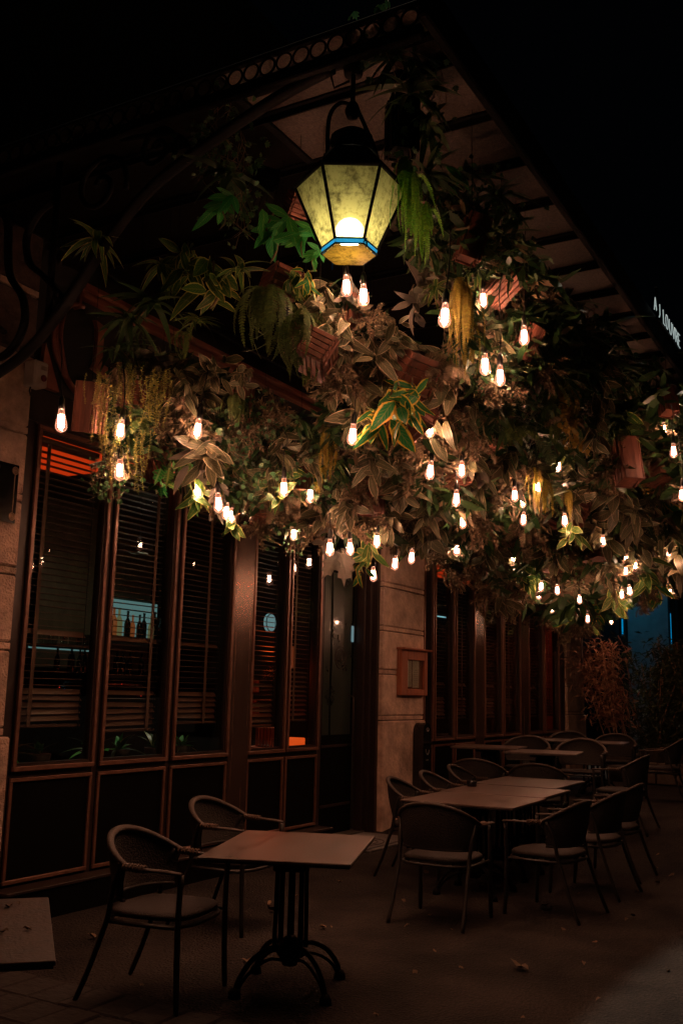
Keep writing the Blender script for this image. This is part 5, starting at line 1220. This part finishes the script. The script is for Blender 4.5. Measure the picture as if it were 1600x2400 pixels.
# ================================================================== BACKGROUND AT THE RIGHT
def bamboo(label, x, y, h, n_, lean, mt_leaf, spread, seed, name='bamboo', z=.25, leaf_from=.35, nl=46, cat='bamboo', lsz=1.0):
    r = random.Random(seed); b_ = thing(name, label, cat, (x, y, z))
    lm = [leaf_mesh('leaf', .15 * lsz, .028 * lsz, mt_leaf, .3, .2, 3), leaf_mesh('leaf', .11 * lsz, .024 * lsz, mt_leaf, .6, .2, 3)]
    MB().lathe([(0, 0), (.24, 0), (.30, .42), (.29, .45), (.27, .42), (0, .40)], 16).build('pot', M['joint'], b_)
    fo = MB()
    for k in range(n_):
        a = Vector((r.uniform(-.15, .15), r.uniform(-.2, .2), .4)); e = a + Vector((lean[0] + r.uniform(-.1, .1) * spread, lean[1] + r.gauss(0, .22) * spread, h * r.uniform(.8, 1.0) - .4))
        mid = a.lerp(e, .5) + Vector((0, r.uniform(-.05, .05), 0)); pts = smooth_path([a, mid, e], 4)
        MB().tube(pts, .011, 6).build('cane', M['cane'], b_)
        for q in range(nl):
            t_ = r.uniform(leaf_from, 1.0); i = min(len(pts) - 2, int(t_ * (len(pts) - 1))); p = pts[i].lerp(pts[i + 1], t_ * (len(pts) - 1) - i) + Vector((r.gauss(0, .10), r.gauss(0, .13), r.gauss(0, .06)))
            dd = Vector((r.uniform(-1, 1), r.uniform(-1, 1), r.uniform(-1, .5))).normalized(); s_ = dd.orthogonal().normalized(); s_ = Matrix.Rotation(r.uniform(0, 6), 3, dd) @ s_
            l_ = .15 * lsz * r.uniform(.6, 1.2); w = l_ * .11
            fo.add([p, p + dd * l_ * .45 + s_ * w, p + dd * l_ + Vector((0, 0, -.02)), p + dd * l_ * .45 - s_ * w], [(0, 1, 2), (0, 2, 3)], [(.5, 0), (.8, .5), (.5, 1), (.2, .5)])
    f_ = fo.build('foliage', mt_leaf, b_); f_['kind'] = 'stuff'
    return b_
bamboo('dry reddish bamboo leaning in its pot beside the far stone pillar', 17.4, 4.42, 2.45, 9, (0, .28), L['bamboo'], 1.0, 5, nl=170)
for k, (x, y, h, lb) in enumerate(((18.2, 4.05, 2.1, 'dim green bush at the left end of the planter wall'), (18.4, 3.6, 2.5, 'taller dim green bush against the blue lit wall'), (18.1, 3.15, 2.3, 'dim green bush at the right picture edge'), (18.9, 2.6, 2.6, 'dark bush past the right picture edge'))):
    bamboo(lb, x, y, h, 13, (0, 0), L['bush'], 1.6, 30 + k, 'garden_bush', .3, .03, 230, 'bush', 1.0)
pw = thing('planter_wall', 'low worn stone planter wall below the bushes at the right', 'planter wall', (17.0, 0, .25))
wr_ = random.Random(9)
for row in range(2):
    y = 4.12
    while y > .8:
        w = wr_.uniform(.28, .48); MB().box((wr_.uniform(-.008, .008), y - w / 2, .095 + row * .17), (.20, w - .012, .158), bev=.012).build('stone', M['planter'], pw); y -= w
MB().box((.35, 2.4, .15), (.6, 3.3, .28)).build('soil', M['joint'], pw)
nb = thing('neighbour_building', 'dark neighbouring building with a blue lit wall behind the bushes', 'building', (26, 0, 0))
MB().box((.15, 5.85, 2.9), (.2, 1.05, 5.8)).build('blue_lit_wall', M['bluewall'], nb)
MB().box((.4, 9.5, 3.2), (.3, 6.1, 6.4)).build('wall', M['wallblack'], nb); MB().box((.4, -2.0, 3.2), (.3, 14.4, 6.4)).build('wall', M['wallblack'], nb)
for (y, d) in ((6.42, .12), (5.29, .06), (6.62, .10)): MB().box((-.05, y, 2.6), (.12, d, 5.2), bev=.01).build('door_post', M['wallblack'], nb)
for (y, r_, z0, z1) in ((6.455, .02, 3.2, 4.4), (5.25, .009, 2.7, 3.75)):
    MB().tube([(-.13, y, z0), (-.13, y, z1)], r_, 6).build('light_tube', M['bluetube'], nb)
for z in (1.4, 2.9): MB().box((-.02, 8.2, z), (.06, 2.6, .08), bev=.01).build('ledge', M['wallblack'], nb)
bd = bpy.data.lights.new('added_blue_light', 'POINT'); bd.energy = 12; bd.color = (.02, .55, 1.0); bd.shadow_soft_size = .25  # added unseen point light off the tubes, turns the wall blue
o = bpy.data.objects.new('added_blue_light', bd); COL.objects.link(o); o.parent = nb; o.location = (-1.5, 6.3, 4.3)
# cable hanging down by the bamboo and a drain pipe
tag(MB().tube(smooth_path([(17.2, 5.0, 4.2), (17.2, 4.98, 3.4), (17.22, 5.0, 2.8), (17.2, 5.0, 2.2)], 4), .022, 6).build('drain_pipe', M['darkmetal']), 'thin grey pipe standing behind the dry bamboo', 'pipe')
